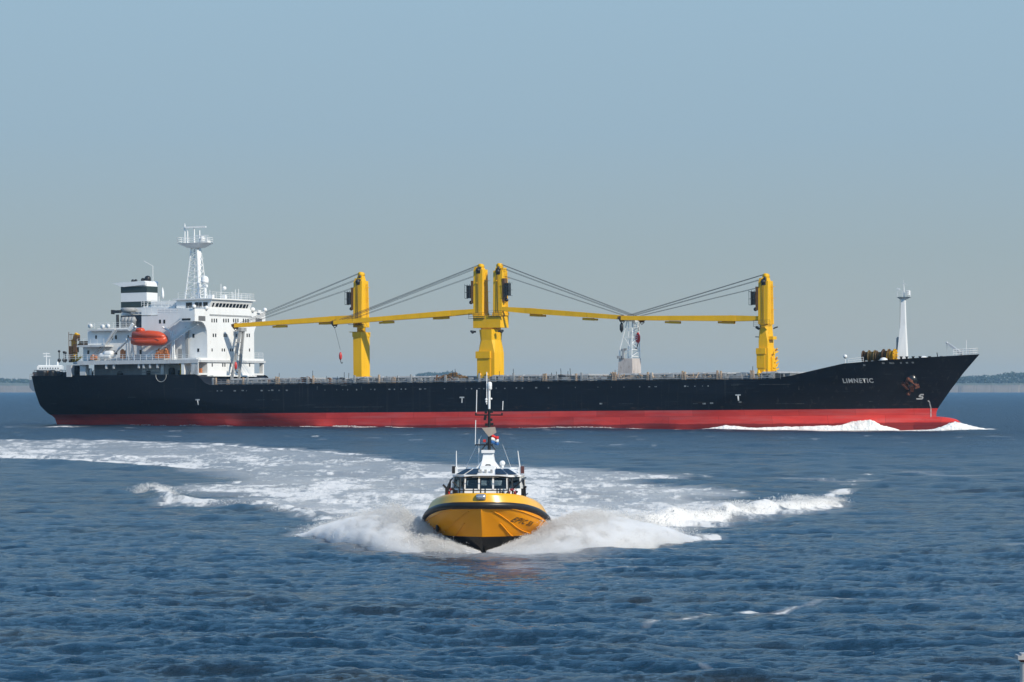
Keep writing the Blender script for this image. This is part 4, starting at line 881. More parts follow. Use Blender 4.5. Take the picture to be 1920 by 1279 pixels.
# roof
ez, rz = WZ2+.075, WZ2+.34
e0 = [(2.55, -1.42), (2.55, 1.42), (-.5, 1.42), (-.5, -1.42)]; e1 = [(1.7, -.95), (1.7, .95), (-.2, .95), (-.2, -.95)]
m = MB(); m.prism(e0, ez, rz, e1); m.prism([(1.85, -.32), (1.85, .32), (.2, .32), (.2, -.32)], ez+.1, rz+.12); rf = m.build('roof', WHITE2, boat)
for s in (-1, 1):
    for y0, y1, k0, k1 in ((.40, .92, .36, .60), (1.0, 1.36, .66, .93)):
        m = MB()
        def rp(y, t): return (2.55-.85*t+.03, s*y, ez+(rz-ez)*t+.03)
        m.add([rp(y0, .06), rp(y1, .06), rp(k1, .92), rp(k0, .92)], [(0, 1, 2, 3) if s > 0 else (3, 2, 1, 0)]); m.add([(p[0]-.05, p[1], p[2]-.05) for p in (rp(y0, .06), rp(y1, .06), rp(k1, .92), rp(k0, .92))], [(3, 2, 1, 0) if s > 0 else (0, 1, 2, 3)])
        m.build('skylight', GLASSD, rf)
    m = MB(); m.bar((1.2, s*1.0, rz+.02), (1.2, s*1.42, rz+.0), .08, .07); m.box(1.05, 1.35, s*1.36, s*1.46, ez, rz+.06); m.bar((1.2, s*1.36, ez+.05), (1.2, s*1.0, ez+.2), .05, .05); m.build('lamp_bracket', WHITE2, rf)
    m = MB(); m.box(1.0, 1.4, s*1.46, s*1.60, ez+.04, rz+.1); m.build('side_light', BLACK if s < 0 else paint('dark red lamp box', (.10, .03, .025), .5), rf)
    m = MB(); x = 1.2; m.tube([(x, s*1.42, rz), (x, s*(1.42+(.0 if s < 0 else -.10)), rz+.78)], .030, 6, .02); m.build('whip_aerial', WHITE2, rf)
# mast house with the arched opening, searchlights and the mast
MX = .9; m = MB()
def arch(m, x0, x1, zz0, pts, w):
    pass
m.prism([(MX-.45, -.36), (MX+.45, -.36), (MX+.45, .36), (MX-.45, .36)], rz-.05, 3.86, [(MX-.3, -.26), (MX+.26, -.26), (MX+.26, .26), (MX-.3, .26)])
m.prism([(MX-.3, -.26), (MX+.26, -.26), (MX+.26, .26), (MX-.3, .26)], 3.86, 4.10, [(MX-.3, -.22), (MX+.2, -.22), (MX+.2, .22), (MX-.3, .22)])
m.box(MX-.3, MX+.3, -.30, .26, 4.14, 4.27)
for s in (-1, 1): m.bar((MX+.2, s*.55, rz-.1), (MX+.2, s*.26, 3.75), .1, .1)
mh = m.build('mast_house', WHITE2, boat)
m = MB(); m.extr([(MX+.36, 0), (MX+.36, 0)], 0, 0) if False else None
pts = [(-.15, 3.42), (.15, 3.42), (.15, 3.56), (.09, 3.645), (-.09, 3.645), (-.15, 3.56)]
m = MB(); m.add([(MX+.50-.18*(z-3.42)/.3, y, z) for y, z in pts]+[(MX+.2, y, z) for y, z in pts], [tuple(range(6)), tuple(range(11, 5, -1))]+[(i, 6+i, 6+(i+1) % 6, (i+1) % 6) for i in range(6)]); m.build('horn_recess', paint('dark recess', (.05, .05, .05), .5), mh)
m = MB(); pr = [(-.12, 3.44), (.12, 3.44), (.10, 3.56), (-.10, 3.56)]; m.ball((MX+.44, 0, 3.50), .11, 8); m.build('searchlight', GREYL, mh)
m = MB()
for y in (-.28, -.06, .2): m.box(2.15, 2.3, y-.05, y+.05, ez+.08, ez+.24)
m.build('deck_light', GREYL, rf)
m = MB(); m.ball((MX, .62, 3.68), .125, 8); m.lathe([(.06, rz), (.06, 3.6)], (MX, .62, 0), 8); m.build('radome', WHITE2, mh)
MASTY = .03; m = MB(); m.tube([(MX, MASTY, 4.2), (MX, MASTY, 6.1)], .07, 8, .06); m.bar((MX, -.57, 5.83), (MX, .6, 5.83), .06, .06); m.bar((MX, -.6, 4.50), (MX, .2, 4.50), .06, .06)
for y in (-.57, .6): m.bar((MX, y, 5.8), (MX, y, 5.93), .07, .05)
for y, z in ((-.12, 5.95), (.14, 5.98), (-.16, 5.65), (.12, 5.62), (-.1, 5.4), (.16, 5.42), (-.14, 5.75)): m.box(MX-.06, MX+.06, y-.06, y+.06, z-.06, z+.06)
for s in (-1, 1): m.tube([(MX, s*.3, 4.28), (MX, s*.04, 4.6)], .03, 5)
mast = m.build('mast', BLACK, boat)
m = MB(); m.tube([(MX, MASTY, 6.1), (MX, MASTY, 6.95)], .055, 8); m.ball((MX, -.10, 6.52), .06, 6); m.ball((MX, .12, 6.55), .05, 6); m.ball((MX, -.1, 6.42), .05, 6)
m.tube([(MX, -.08, 6.3), (MX, -.08, 7.75)], .022, 5); m.build('aerial_pole', WHITE2, mast)
m = MB(); m.lathe([(.08, 6.95), (.1, 7.0), (.1, 7.25), (.06, 7.31)], (MX, .05, 0), 12); m.lathe([(.11, 7.12), (.11, 7.135)], (MX, .05, 0), 12); m.build('white_beacon', WHITE2, mast)
for y, z0, z1 in ((-.55, 5.95, 6.95), (.62, 6.05, 6.45), (-.60, 4.5, 5.6), (-.45, 3.6, 4.75)): MB().tube([(MX-.1, y, z0), (MX-.1, y+.02, z1)], .02, 5).build('aerial', WHITE2, mast)
m = MB(); m.tube([(MX-.5, -.35, 4.9), (MX-.8, -1.05, 3.5)], .012, 4); m.tube([(MX-.5, .6, 4.5), (MX-.8, .95, 3.5)], .008, 4); m.build('mast_stay', WHITE2, mast)
RR = paint('tan reflector', (.36, .30, .25), .6, .2, 3); m = MB(); c = (MX+.1, .0, 4.98)
m.add([(c[0], -.30, 5.26), (c[0], .30, 5.30), (c[0]+.05, .02, 4.86), (c[0]-.25, .06, 5.22), (c[0]+.02, .36, 5.05)], [(0, 2, 3), (1, 3, 2), (0, 3, 1), (1, 2, 4), (0, 1, 2)]); m.build('radar_reflector', RR, mast)
m = MB(); m.box(MX-.06, MX+.06, -.24, -.12, 4.62, 4.74); m.build('red_lamp', REDB, mast)
# handrails
m = MB(); T = .037
def rb(l, k=1): return (bulw(l, k)[0]-.15, bulw(l, k)[1]-.2, bulw(l, k)[2]-.1)
for s in (-1, 1):
    p = rb(3.0); q = (2.2, 1.75)
    m.tube([(rb(3.9)[0], s*1.80, 1.6), (2.9, s*1.72, 2.62), (2.6, s*1.58, 2.95), (1.8, s*1.56, 3.02), (-.5, s*1.6, 3.0)], T, 6)
    m.tube([(3.3, s*1.78, 2.25), (2.0, s*1.68, 2.30), (0, s*1.7, 2.3)], T*.8, 6); m.tube([(2.7, s*1.66, 1.3), (2.75, s*1.66, 2.8)], T, 6); m.tube([(2.1, s*1.7, 1.3), (2.1, s*1.62, 3.0)], T, 6)
    m.tube([(2.5, s*1.2, 1.6), (2.52, s*1.2, 2.62), (2.5, s*1.5, 2.9)], T*.8, 6)
for y in (-1.15, -.98, -.55, -.22, -.02, .52, .66, 1.02, 1.2): m.tube([(3.35, y, 1.9), (3.15, y*.97, 2.62 if abs(y) < .8 else 3.08)], T*.9, 6)
m.tube([(3.15, -1.15, 3.1), (3.12, -.55, 3.16), (3.12, .55, 3.16), (3.15, 1.2, 3.1)], T*.7, 6); m.tube([(3.3, -1.1, 2.55), (3.3, 1.2, 2.55)], T*.6, 6); m.tube([(3.35, .72, 2.5), (3.5, 1.1, 2.1)], .05, 6); m.tube([(3.35, .98, 2.5), (3.5, 1.25, 2.1)], .05, 6)
m.build('handrail', BLACK, boat)
for s, x, y, w, h in ((-1, 2.9, 1.35, .22, .5), (1, 3.3, .85, .3, .22), (1, 3.2, 1.25, .2, .3), (-1, 3.0, 1.72, .12, .7), (1, 2.9, 1.62, .14, .6)):
    m = MB(); m.box(x-.15, x+.1, s*y-w/2, s*y+w/2, 1.9, 2.2+h*.7); m.bar((x, s*y, 2.2+h*.6), (x+.1, s*(y+.15), 2.3+h*.7), .07, .07); m.build('deck_equipment', BLACK, boat)
m = MB(); m.box(1.8, 2.3, -.9, .9, 1.5, 2.72); m.box(1.9, 2.3, -.72, -.35, 2.7, 2.82); m.build('console', BLACK, boat)
for x, y in ((.9, -.75), (.9, .75)):
    m = MB(); m.box(x-.25, x+.25, y-.25, y+.25, 1.5, 2.35); m.prism([(x-.3, y-.24), (x-.15, y-.24), (x-.15, y+.24), (x-.3, y+.24)], 2.3, 2.95, [(x-.32, y-.15), (x-.2, y-.15), (x-.2, y+.15), (x-.32, y+.15)]); m.build('helm_seat', BLACK, boat)
m = MB()
for y0, y1 in ((.55, .95), (1.0, 1.3), (-1.3, -1.05), (-.75, -.4)): m.box(-.34, -.30, y0, y1, WZ1, WZ2)
m.build('locker', DARK, boat)
# things hung or flown on the boat
def on_boat(name): o = empty(name, boat.location, boat.rotation_euler); return o
def ring(nm, y, x, z, label, col=REDB):
    o = empty(nm, tuple(Matrix.Rotation(BH, 3, 'Z') @ Vector((x, y, z))+Vector(boat.location)), (0, 0, BH)); tag(o, label, 'life ring', 'life rings on the rails')
    pts = [(0, .13*math.cos(t), .17*math.sin(t)) for t in np.linspace(0, 2*math.pi, 17)]
    MB().tube(pts, .055, 8, cap=False).build('ring', col, o)
    m = MB()
    for t in (.8, 2.4, 4.0, 5.5): m.ball((0, .13*math.cos(t), .17*math.sin(t)), .068, 6, (1, .7, .7))
    m.build('white_band', WHITE2, o)
ring('life_ring', -1.50, 2.85, 2.42, 'red life ring on the rail beside the shaded side of the boat wheelhouse')
ring('life_ring', 1.17, 3.35, 2.42, 'dark red life ring on the sunlit side of the boat wheelhouse', paint('dark red ring', (.25, .02, .03), .5))
fo = empty('flag', tuple(Matrix.Rotation(BH, 3, 'Z') @ Vector((MX-.1, .1, 4.55))+Vector(boat.location)), (0, 0, BH)); tag(fo, 'small red, white and blue flag flying from the boat mast', 'flag')
for k, (nm, c) in enumerate((('red_stripe', (.62, .03, .03)), ('white_stripe', (.78, .78, .76)), ('blue_stripe', (.03, .13, .36)))):
    m = MB(); vs = []
    for i in range(11):
        for j in range(3):
            y = i*.034; x = -.05*i*.3+.05*math.sin(i*.9+j*.4); z = .42-(k+j/2)*.135-.01*i+.02*math.sin(i*.7)
            vs.append((x, y, z))
    m.add(vs, [(i*3+j, (i+1)*3+j, (i+1)*3+j+1, i*3+j+1) for i in range(10) for j in range(2)], True); o = m.build(nm, paint(nm, c, .8, .1, 3), fo)
    sd = o.modifiers.new('cloth', 'SOLIDIFY'); sd.thickness = .006
# the helmsman, standing at the wheel
def skinned(name, verts, edges, radii, mat, parent=None, root=0):
    me = bpy.data.meshes.new(name); me.from_pydata(verts, edges, []); o = link(name, me, parent, None)
    sk = o.modifiers.new('skin', 'SKIN'); sb = o.modifiers.new('sub', 'SUBSURF'); sb.levels = sb.render_levels = 2
    for i, r in enumerate(radii): me.skin_vertices[0].data[i].radius = (r, r); me.skin_vertices[0].data[i].use_root = (i == root)
    sk.use_smooth_shade = True; me.materials.append(mat); return o
hx, hy, hz = 1.45, .02, 1.20
V_ = [(0, 0, .92), (0, 0, 1.1), (0, 0, 1.32), (0, 0, 1.46), (.01, 0, 1.54), (.03, 0, 1.62), (.03, 0, 1.74)]
rad = [.15, .14, .16, .09, .055, .09, .075]; E_ = [(0, 1), (1, 2), (2, 3), (3, 4), (4, 5), (5, 6)]
for s in (-1, 1):
    b0 = len(V_); V_ += [(0, s*.19, 1.42), (.10, s*.27, 1.18), (.30, s*.2, 1.16), (.40, s*.17, 1.2)]; rad += [.065, .05, .042, .032]; E_ += [(2, b0), (b0, b0+1), (b0+1, b0+2), (b0+2, b0+3)]
    for k in range(4):
        b1 = len(V_); V_ += [(.44, s*(.145+.016*k), 1.205+.004*k), (.475-.006*abs(k-1.5), s*(.143+.017*k), 1.185)]; rad += [.010, .008]; E_ += [(b0+3, b1), (b1, b1+1)]
    b1 = len(V_); V_ += [(.42, s*.125, 1.225)]; rad += [.010]; E_ += [(b0+3, b1)]
    b0 = len(V_); V_ += [(0, s*.09, .85), (.02, s*.1, .48), (0, s*.1, .09), (.13, s*.11, .05)]; rad += [.09, .06, .05, .04]; E_ += [(0, b0), (b0, b0+1), (b0+1, b0+2), (b0+2, b0+3)]
pe = skinned('person', V_, E_, rad, paint('dark crew jacket', (.03, .032, .04), .8, .3, 5)); pe.location = tuple(Matrix.Rotation(BH, 3, 'Z') @ Vector((hx, hy, hz))+Vector(boat.location)); pe.rotation_euler = (0, 0, BH)
tag(pe, 'helmsman in dark clothes standing at the wheel behind the middle window', 'person')
m = MB(); m.ball((.045, 0, 1.655), .082, 10, (.95, .82, 1.2)); m.ball((.13, 0, 1.64), .018, 6); 
for s in (-1, 1): m.ball((.02, s*.072, 1.65), .022, 6, (.6, .4, 1.2)); m.ball((.112, s*.028, 1.672), .011, 6)
m.box(.105, .122, -.025, .025, 1.598, 1.604); m.build('face', paint('skin', (.36, .20, .14), .6, .15, 5, streak=False), pe)
m = MB(); m.ball((.02, 0, 1.70), .085, 10, (1, .9, .85)); m.build('hair', paint('dark hair', (.03, .022, .016), .7), pe)

# ------------------------------------------------------------------ the sea: one sheet, dense where the picture looks, with real waves
def poly_mask(X, Y, pts, soft):
    """signed soft inside test for a polygon; X, Y arrays, soft in the same units"""
    inside = np.zeros(X.shape, bool); dmin = np.full(X.shape, 1e9); n = len(pts)
    for i in range(n):
        x0, y0 = pts[i]; x1, y1 = pts[(i+1) % n]
        c = ((y0 > Y) != (y1 > Y)) & (X < (x1-x0)*(Y-y0)/(y1-y0+1e-12)+x0); inside ^= c
        dx, dy = x1-x0, y1-y0; t = np.clip(((X-x0)*dx+(Y-y0)*dy)/(dx*dx+dy*dy+1e-9), 0, 1)
        dmin = np.minimum(dmin, np.hypot(X-x0-t*dx, Y-y0-t*dy))
    return np.clip(.5+np.where(inside, dmin, -dmin)/(2*soft), 0, 1)
def line_dist(X, Y, pts):
    d = np.full(X.shape, 1e9); tt = np.zeros(X.shape); n = len(pts)-1; sd = np.zeros(X.shape)
    for i in range(n):
        x0, y0 = pts[i]; x1, y1 = pts[i+1]; dx, dy = x1-x0, y1-y0; t = np.clip(((X-x0)*dx+(Y-y0)*dy)/(dx*dx+dy*dy+1e-9), 0, 1)
        q = np.hypot(X-x0-t*dx, Y-y0-t*dy); m_ = q < d; d = np.where(m_, q, d); tt = np.where(m_, (i+t)/n, tt); sd = np.where(m_, np.sign((X-x0)*dy-(Y-y0)*dx), sd)
    return d, tt, sd
rows_px = np.concatenate([np.linspace(1500, 1290, 60), np.arange(1288, 1120, -.55), np.arange(1120, 790, -.48), np.arange(790, 742, -.7), np.linspace(741.5, 733.5, 14)])
yd = np.concatenate([[22, 30, 38], CAM_H*FPX/(rows_px-HORY), [9300, 14000]])
tx = np.concatenate([-np.tan(R(np.linspace(62, 17, 18))), np.linspace(-.285, .285, 960), np.tan(R(np.linspace(17, 62, 18)))])
GX = yd[:, None]*tx[None, :]; GY = np.repeat(yd[:, None], len(tx), 1)
res = np.maximum(np.gradient(yd)[:, None], np.gradient(tx)[None, :]*yd[:, None]*.6); res = np.maximum(res, .10)
GZ = waves(GX, GY, res)
# foam and wake, laid out on the calm water as seen on a chart: every outline is turned into metres first
CH = lambda P: [sea_pt(X, max(Y, 733)) for X, Y in P]
lgx, lgy = GX, GY*.22                                # foreshortened metric so edge softness is even in both directions
SQ = lambda P: [(x, y*.22) for x, y in CH(P)]
foam = np.zeros_like(GX)
wide = [(-260, 822), (0, 826), (60, 828), (140, 826.5), (280, 829.5), (380, 833.5), (450, 839), (520, 842.5), (600, 847), (690, 857), (760, 866), (840, 871), (960, 874), (1080, 879), (1170, 886), (1250, 892), (1290, 897), (1240, 903), (1180, 908), (1250, 914), (1300, 918), (1390, 930), (1350, 934), (1300, 938), (1440, 945), (1560, 943), (1500, 958), (1400, 970), (1290, 988), (1290, 1010), (1200, 1028), (1100, 1036), (1000, 1040), (910, 1041), (860, 1038), (760, 1034), (660, 1022), (590, 1006), (565, 1000), (620, 983), (640, 976), (560, 962), (470, 948), (330, 944), (310, 942), (420, 940), (520, 936), (480, 930), (350, 926), (310, 916), (420, 912), (450, 905), (455, 898), (340, 888), (350, 880), (330, 877), (250, 875), (150, 866), (80, 862), (0, 860), (-260, 850)]
mk = poly_mask(lgx, lgy, SQ(wide), 1.1)
# age of the foam: thick near the boat, thin and grey-blue further back along the curved track
dist_b = np.hypot(GX+1, GY-140)
dens = .44+.42*np.exp(-dist_b/60)+.34*(fbm(GX/6, GY/20, 5, 31)-.5)*2
foam = mk*dens; FILM = mk*(.44+.42*np.exp(-dist_b/60))*(.72+.55*fbm(GX/5, GY/16, 4, 33))
def streak(P, w, a, wob=1.0, sd_=0):
    """foam line along a path; w half width in metres"""
    global foam
    d, t, _ = line_dist(lgx, lgy, SQ(P)); nz = fbm(GX/2.5+sd_, GY/7, 3, 40+sd_)
    a = a*(.9+.25*fbm(GX/.3, GY/1.2, 2, 45)) if sd_ in (21, 22) else a*(.35+.95*fbm(GX/.45, GY/1.7, 3, 45+sd_))
    foam = np.maximum(foam, a*np.clip(1-d/(w*(.2+1.6*nz)), 0, 1)**.7*np.clip(np.minimum(t, 1-t)*14+.25, 0, 1)*wob)
# brighter edges of the old wake
streak([(-200, 822), (0, 826.5), (60, 828), (140, 827), (280, 830.5), (400, 834), (470, 840), (600, 847.5), (700, 857)], 1.6, .85, sd_=1)
streak([(-200, 852), (0, 859), (70, 861), (150, 864), (240, 870), (330, 875), (420, 881)], 1.5, 1.0, sd_=2); streak([(170, 864), (245, 858), (300, 869), (400, 873)], 1.0, .9, sd_=3)
streak([(300, 920), (360, 915), (480, 914), (640, 905), (760, 898)], 1.0, .85, sd_=4); streak([(300, 943), (380, 945), (470, 944), (560, 938), (640, 930)], .9, 1.0, sd_=5)
streak([(450, 889), (560, 893), (700, 885), (800, 880)], 1.2, .7, sd_=6); streak([(340, 910), (420, 906), (520, 908)], .5, .6, sd_=7)
streak([(250, 922), (275, 917), (292, 919), (310, 930), (330, 942)], .7, .9, sd_=8)
streak([(470, 948), (560, 963), (620, 976), (700, 972)], .8, .95, sd_=9)
# right-hand bow wave
crest = [(1040, 1010), (1130, 990), (1250, 984), (1330, 977), (1400, 966), (1480, 957), (1540, 950), (1572, 945)]
streak(crest, 1.5, 1.15, sd_=10); streak([(1545, 933), (1570, 928), (1598, 922)], .55, 1.1, sd_=11)
streak([(1290, 1012), (1320, 1010), (1352, 1009)], .4, 1.0, sd_=12); streak([(1480, 936), (1500, 933), (1530, 935)], .5, .7, sd_=13)
streak([(990, 915), (1060, 913), (1120, 916)], .7, .8, sd_=14); streak([(1180, 926), (1260, 920), (1340, 922), (1400, 930)], .9, .6, sd_=15); streak([(1230, 893), (1290, 891), (1330, 897)], .7, .6, sd_=16)
for P, w, a in (([(1450, 897), (1530, 899), (1590, 902), (1640, 900)], .9, .55), ([(1560, 911), (1610, 909)], .5, .5), ([(1690, 888), (1790, 893), (1870, 892)], 1.2, .5), ([(1610, 890), (1640, 893)], .6, .5)): streak(P, w, a, sd_=20)
# lines of foam on the open water in front
streak([(1206, 1172), (1250, 1162), (1310, 1157), (1345, 1149), (1400, 1145), (1470, 1143), (1520, 1136), (1562, 1128)], .13, .56, sd_=21); streak([(1465, 1113), (1500, 1117), (1545, 1122), (1575, 1128), (1640, 1130)], .075, .62, sd_=22)
streak([(1720, 1130), (1780, 1125), (1810, 1119), (1850, 1114)], .10, .35, sd_=23); streak([(1590, 1082), (1640, 1083)], .10, .5, sd_=24); streak([(1440, 1186), (1500, 1190), (1520, 1189)], .1, .45, sd_=25); streak([(1880, 1026), (1925, 1027)], .2, .5, sd_=27); streak([(1310, 1248), (1345, 1253)], .04, .6, sd_=28); streak([(170, 1120), (190, 1128)], .05, .6, sd_=29)
# white water along the ship: broken at the side, thick at the bow
def side_xy(X, off): v = 12.5; u = U(X, v); b = half(u, .2)+off; return u*C_-b*S_, D0-u*S_-b*C_
def ship_streak(X0, X1, off, w, a, sd_):
    global foam
    P = [side_xy(X, off) for X in np.linspace(X0, X1, 12)]; d, t, _ = line_dist(GX, GY, P); nz = fbm(GX/3+sd_, GY/5, 3, 60+sd_)
    foam = np.maximum(foam, a*np.clip(1-d/(w*(.2+1.7*nz)), 0, 1)*np.clip(np.minimum(t, 1-t)*10, 0, 1))
sx0 = Vector((-97, 0, 0)); 
for X0, X1, w, a in ((180, 330, 2, .8), (330, 450, 3.0, 1), (590, 660, 2.5, 1.2), (668, 700, 1.6, 1), (740, 780, 2, 1), (860, 910, 2, 1), (945, 1040, 2.6, 1.2), (1068, 1110, 2, 1.1), (1125, 1170, 3, 1.2), (1180, 1240, 1.5, 1.0), (1265, 1310, 2.2, 1.2)): ship_streak(X0, X1, .6, w, a, int(X0))
streak([(72, 802), (110, 799), (150, 800)], 2.2, .9, sd_=31); streak([(20, 802), (75, 801.5)], 1.2, .35, sd_=32)
bowfoam = [side_xy(X, .3) for X in np.linspace(1300, 1660, 20)]
d, t, _ = line_dist(GX, GY, bowfoam); foam = np.maximum(foam, 1.3*np.clip(1.6-d/(2.4+1.8*fbm(GX/3, GY/3, 3, 77)), 0, 1)*np.clip(t*6, 0, 1))
d, t, _ = line_dist(lgx, lgy, SQ([(1690, 808), (1760, 806), (1800, 806.5), (1862, 807)])); foam = np.maximum(foam, 1.2*np.clip(1.5-d/.9, 0, 1))
# scattered whitecaps
wc = fbm(GX/3.2, GY/2.1, 3, 90); far = sstep(100, 420, GY)
foam = np.maximum(foam, .42*sstep(.82, .90, wc+.08*far)*sstep(.03, .2, GZ)*far)
# wave crests raised by the boat
def ridge(P, h, w0, w1, sd_=0):
    """steep on the outer side, long on the inner one"""
    global GZ
    d, t, s = line_dist(GX, GY, CH(P)); k = np.exp(-(d/np.where(s > 0, w0, w1))**2); hh = h(t) if callable(h) else h
    GZ = GZ+hh*k*(.65+.7*fbm(GX/1.6+sd_, GY/3.0, 3, 50+sd_))*np.clip(np.minimum(t, 1-t)*8+.1, 0, 1)
ridge(crest, lambda t: .72-.35*t, .8, 1.3, 1); ridge([(1545, 934), (1598, 923)], .07, .7, 1.0, 2); ridge([(240, 926), (285, 920), (330, 942), (470, 948), (560, 963), (630, 978)], .26, 1.1, .7, 3)
ridge([(1180, 905), (1320, 912), (1420, 930)], .25, 2.0, 3.0, 5); ridge([(0, 868), (150, 872), (330, 885), (470, 893)], .25, 3, 2, 4); ridge([(0, 920), (120, 922), (250, 928)], .3, 2, 2, 6)
# churned surface in the wake, a hole where the planing hull sits
GZ += np.clip(foam, 0, 1)*mk*(.26*(fbm(GX/1.1, GY/1.6, 4, 70)-.5)+.34*(fbm(GX/3.5, GY/4, 3, 71)-.5))*np.clip(1-GY/420, 0, 1)
lx_, ly_ = GX-boat.location.x, GY-boat.location.y; bl = lx_*math.cos(BH)+ly_*math.sin(BH); bb = np.abs(-lx_*math.sin(BH)+ly_*math.cos(BH))
hole = np.clip(1-(np.maximum(np.abs(bl+1.5)-6, 0)/1.6), 0, 1)*np.clip(1-np.maximum(bb-1.2, 0)/1.4, 0, 1); GZ = GZ*(1-.8*hole)-.18*hole; GZ *= 1-.9*np.exp(-((GX/2.5)**2+((GY-118)/7.5)**2))
# calmer, lower water by the ship side so the plating meets it cleanly
me = bpy.data.meshes.new('sea'); nr, nc = GX.shape
me.vertices.add(nr*nc); me.vertices.foreach_set('co', np.stack([GX, GY, GZ], -1).astype(np.float32).ravel())
idx = np.arange(nr*nc).reshape(nr, nc); q = np.stack([idx[:-1, :-1], idx[:-1, 1:], idx[1:, 1:], idx[1:, :-1]], -1).reshape(-1, 4)
me.loops.add(q.size); me.loops.foreach_set('vertex_index', q.astype(np.int32).ravel())
me.polygons.add(len(q)); me.polygons.foreach_set('loop_start', np.arange(0, q.size, 4, dtype=np.int32)); me.polygons.foreach_set('loop_total', np.full(len(q), 4, np.int32)); me.polygons.foreach_set('use_smooth', np.ones(len(q), bool))
calm = np.exp(-((GX/2.5)**2+((GY-118)/7.5)**2)); CHOP = (.30+.5*sstep(90, 500, GY))*(1-.93*calm)
ac = me.attributes.new('chop', 'FLOAT', 'POINT'); ac.data.foreach_set('value', CHOP.astype(np.float32).ravel())     # ripples the mesh is too coarse for
af = me.attributes.new('film', 'FLOAT', 'POINT'); af.data.foreach_set('value', FILM.astype(np.float32).ravel())
at = me.attributes.new('foam', 'FLOAT', 'POINT'); at.data.foreach_set('value', foam.astype(np.float32).ravel()); me.update(); me.validate()
def water_mat():
    m, nt, b = nodes('sea water'); N, L = nt.nodes, nt.links; out = N['Material Output']
    geo = N.new('ShaderNodeNewGeometry')
    def noise(sc, scale, det, ro=.6):
        mp = N.new('ShaderNodeMapping'); mp.inputs['Scale'].default_value = sc; L.new(geo.outputs['Position'], mp.inputs[0])
        n = N.new('ShaderNodeTexNoise'); n.inputs['Scale'].default_value = scale; n.inputs['Detail'].default_value = det; n.inputs['Roughness'].default_value = ro; L.new(mp.outputs[0], n.inputs['Vector']); return n.outputs[0]
    def math_(op, a, b_):
        x = N.new('ShaderNodeMath'); x.operation = op
        for i, q in enumerate((a, b_)):
            if isinstance(q, (int, float)): x.inputs[i].default_value = q
            else: L.new(q, x.inputs[i])
        return x.outputs[0]
    n1 = noise((1.5, 3.0, 1), 1.7, 7, .68); n2 = noise((.5, .8, 1), 1, 4); n4 = noise((.16, .035, 1), 1, 5, .6); n3 = noise((3.5, 9, 1), 1.8, 5, .65)
    h = math_('ADD', math_('ADD', math_('MULTIPLY', n1, .72), math_('MULTIPLY', n2, .6)), math_('MULTIPLY', n3, .60))
    bp = N.new('ShaderNodeBump'); bp.inputs['Strength'].default_value = 1; ch = N.new('ShaderNodeAttribute'); ch.attribute_name = 'chop'; L.new(ch.outputs['Fac'], bp.inputs['Distance']); L.new(h, bp.inputs['Height'])
    L.new(math_('ADD', .72, math_('MULTIPLY', n4, .6)), bp.inputs['Strength']); silt = N.new('ShaderNodeMix'); silt.data_type = 'RGBA'; sm = N.new('ShaderNodeMapRange'); sm.inputs['From Min'].default_value = .50; sm.inputs['From Max'].default_value = .76; L.new(noise((.09, .22, 1), 1, 4, .6), sm.inputs[0]); L.new(sm.outputs[0], silt.inputs['Factor'])
    silt.inputs['A'].default_value = (.013, .050, .094, 1); silt.inputs['B'].default_value = (.036, .042, .040, 1); L.new(silt.outputs['Result'], b.inputs['Base Color']); ro = N.new('ShaderNodeMapRange'); ro.inputs['From Min'].default_value = .3; ro.inputs['From Max'].default_value = .8; ro.inputs['To Min'].default_value = .07; ro.inputs['To Max'].default_value = .42; b.inputs['IOR'].default_value = 1.333
    L.new(ch.outputs['Fac'], ro.inputs[0]); L.new(ro.outputs[0], b.inputs['Roughness']); L.new(bp.outputs[0], b.inputs['Normal'])
    f = N.new('ShaderNodeAttribute'); f.attribute_name = 'foam'
    fn = noise((1.0, .34, 1), 1.3, 9, .70); fn2 = noise((.28, .09, 1), 1.0, 5, .6)
    tex = math_('ADD', math_('MULTIPLY', fn, .6), math_('MULTIPLY', fn2, .4))
    x = math_('ADD', math_('MULTIPLY', f.outputs['Fac'], 1.0), math_('MULTIPLY', math_('SUBTRACT', tex, .5), 2.2))
    gate = N.new('ShaderNodeMapRange'); gate.inputs['From Min'].default_value = .02; gate.inputs['From Max'].default_value = .15; L.new(f.outputs['Fac'], gate.inputs[0])
    cov = N.new('ShaderNodeMapRange'); cov.interpolation_type = 'SMOOTHSTEP'; cov.inputs['From Min'].default_value = .32; cov.inputs['From Max'].default_value = .82; L.new(x, cov.inputs[0])
    # a thin film of bubbles lies between the denser patches
    fg = N.new('ShaderNodeMapRange'); fg.inputs['From Min'].default_value = .38; fg.inputs['From Max'].default_value = .56; fg.inputs['To Min'].default_value = .25; L.new(tex, fg.inputs[0]); fl = N.new('ShaderNodeAttribute'); fl.attribute_name = 'film'; film = math_('MAXIMUM', math_('MULTIPLY', fl.outputs['Fac'], .66), math_('MULTIPLY', math_('MULTIPLY', f.outputs['Fac'], .55), fg.outputs[0])); cv = math_('MAXIMUM', cov.outputs[0], film); cv = math_('MULTIPLY', cv, gate.outputs[0]); cv = math_('MINIMUM', cv, .97)
    fo = N.new('ShaderNodeBsdfDiffuse'); fo.inputs[0].default_value = (.78, .765, .73, 1)
    fb = N.new('ShaderNodeBump'); fb.inputs['Strength'].default_value = .9; fb.inputs['Distance'].default_value = .35; L.new(tex, fb.inputs['Height']); L.new(fb.outputs[0], fo.inputs['Normal'])
    mx = N.new('ShaderNodeMixShader'); L.new(cv, mx.inputs[0]); L.new(b.outputs[0], mx.inputs[1]); L.new(fo.outputs[0], mx.inputs[2]); L.new(mx.outputs[0], out.inputs[0])
    return m
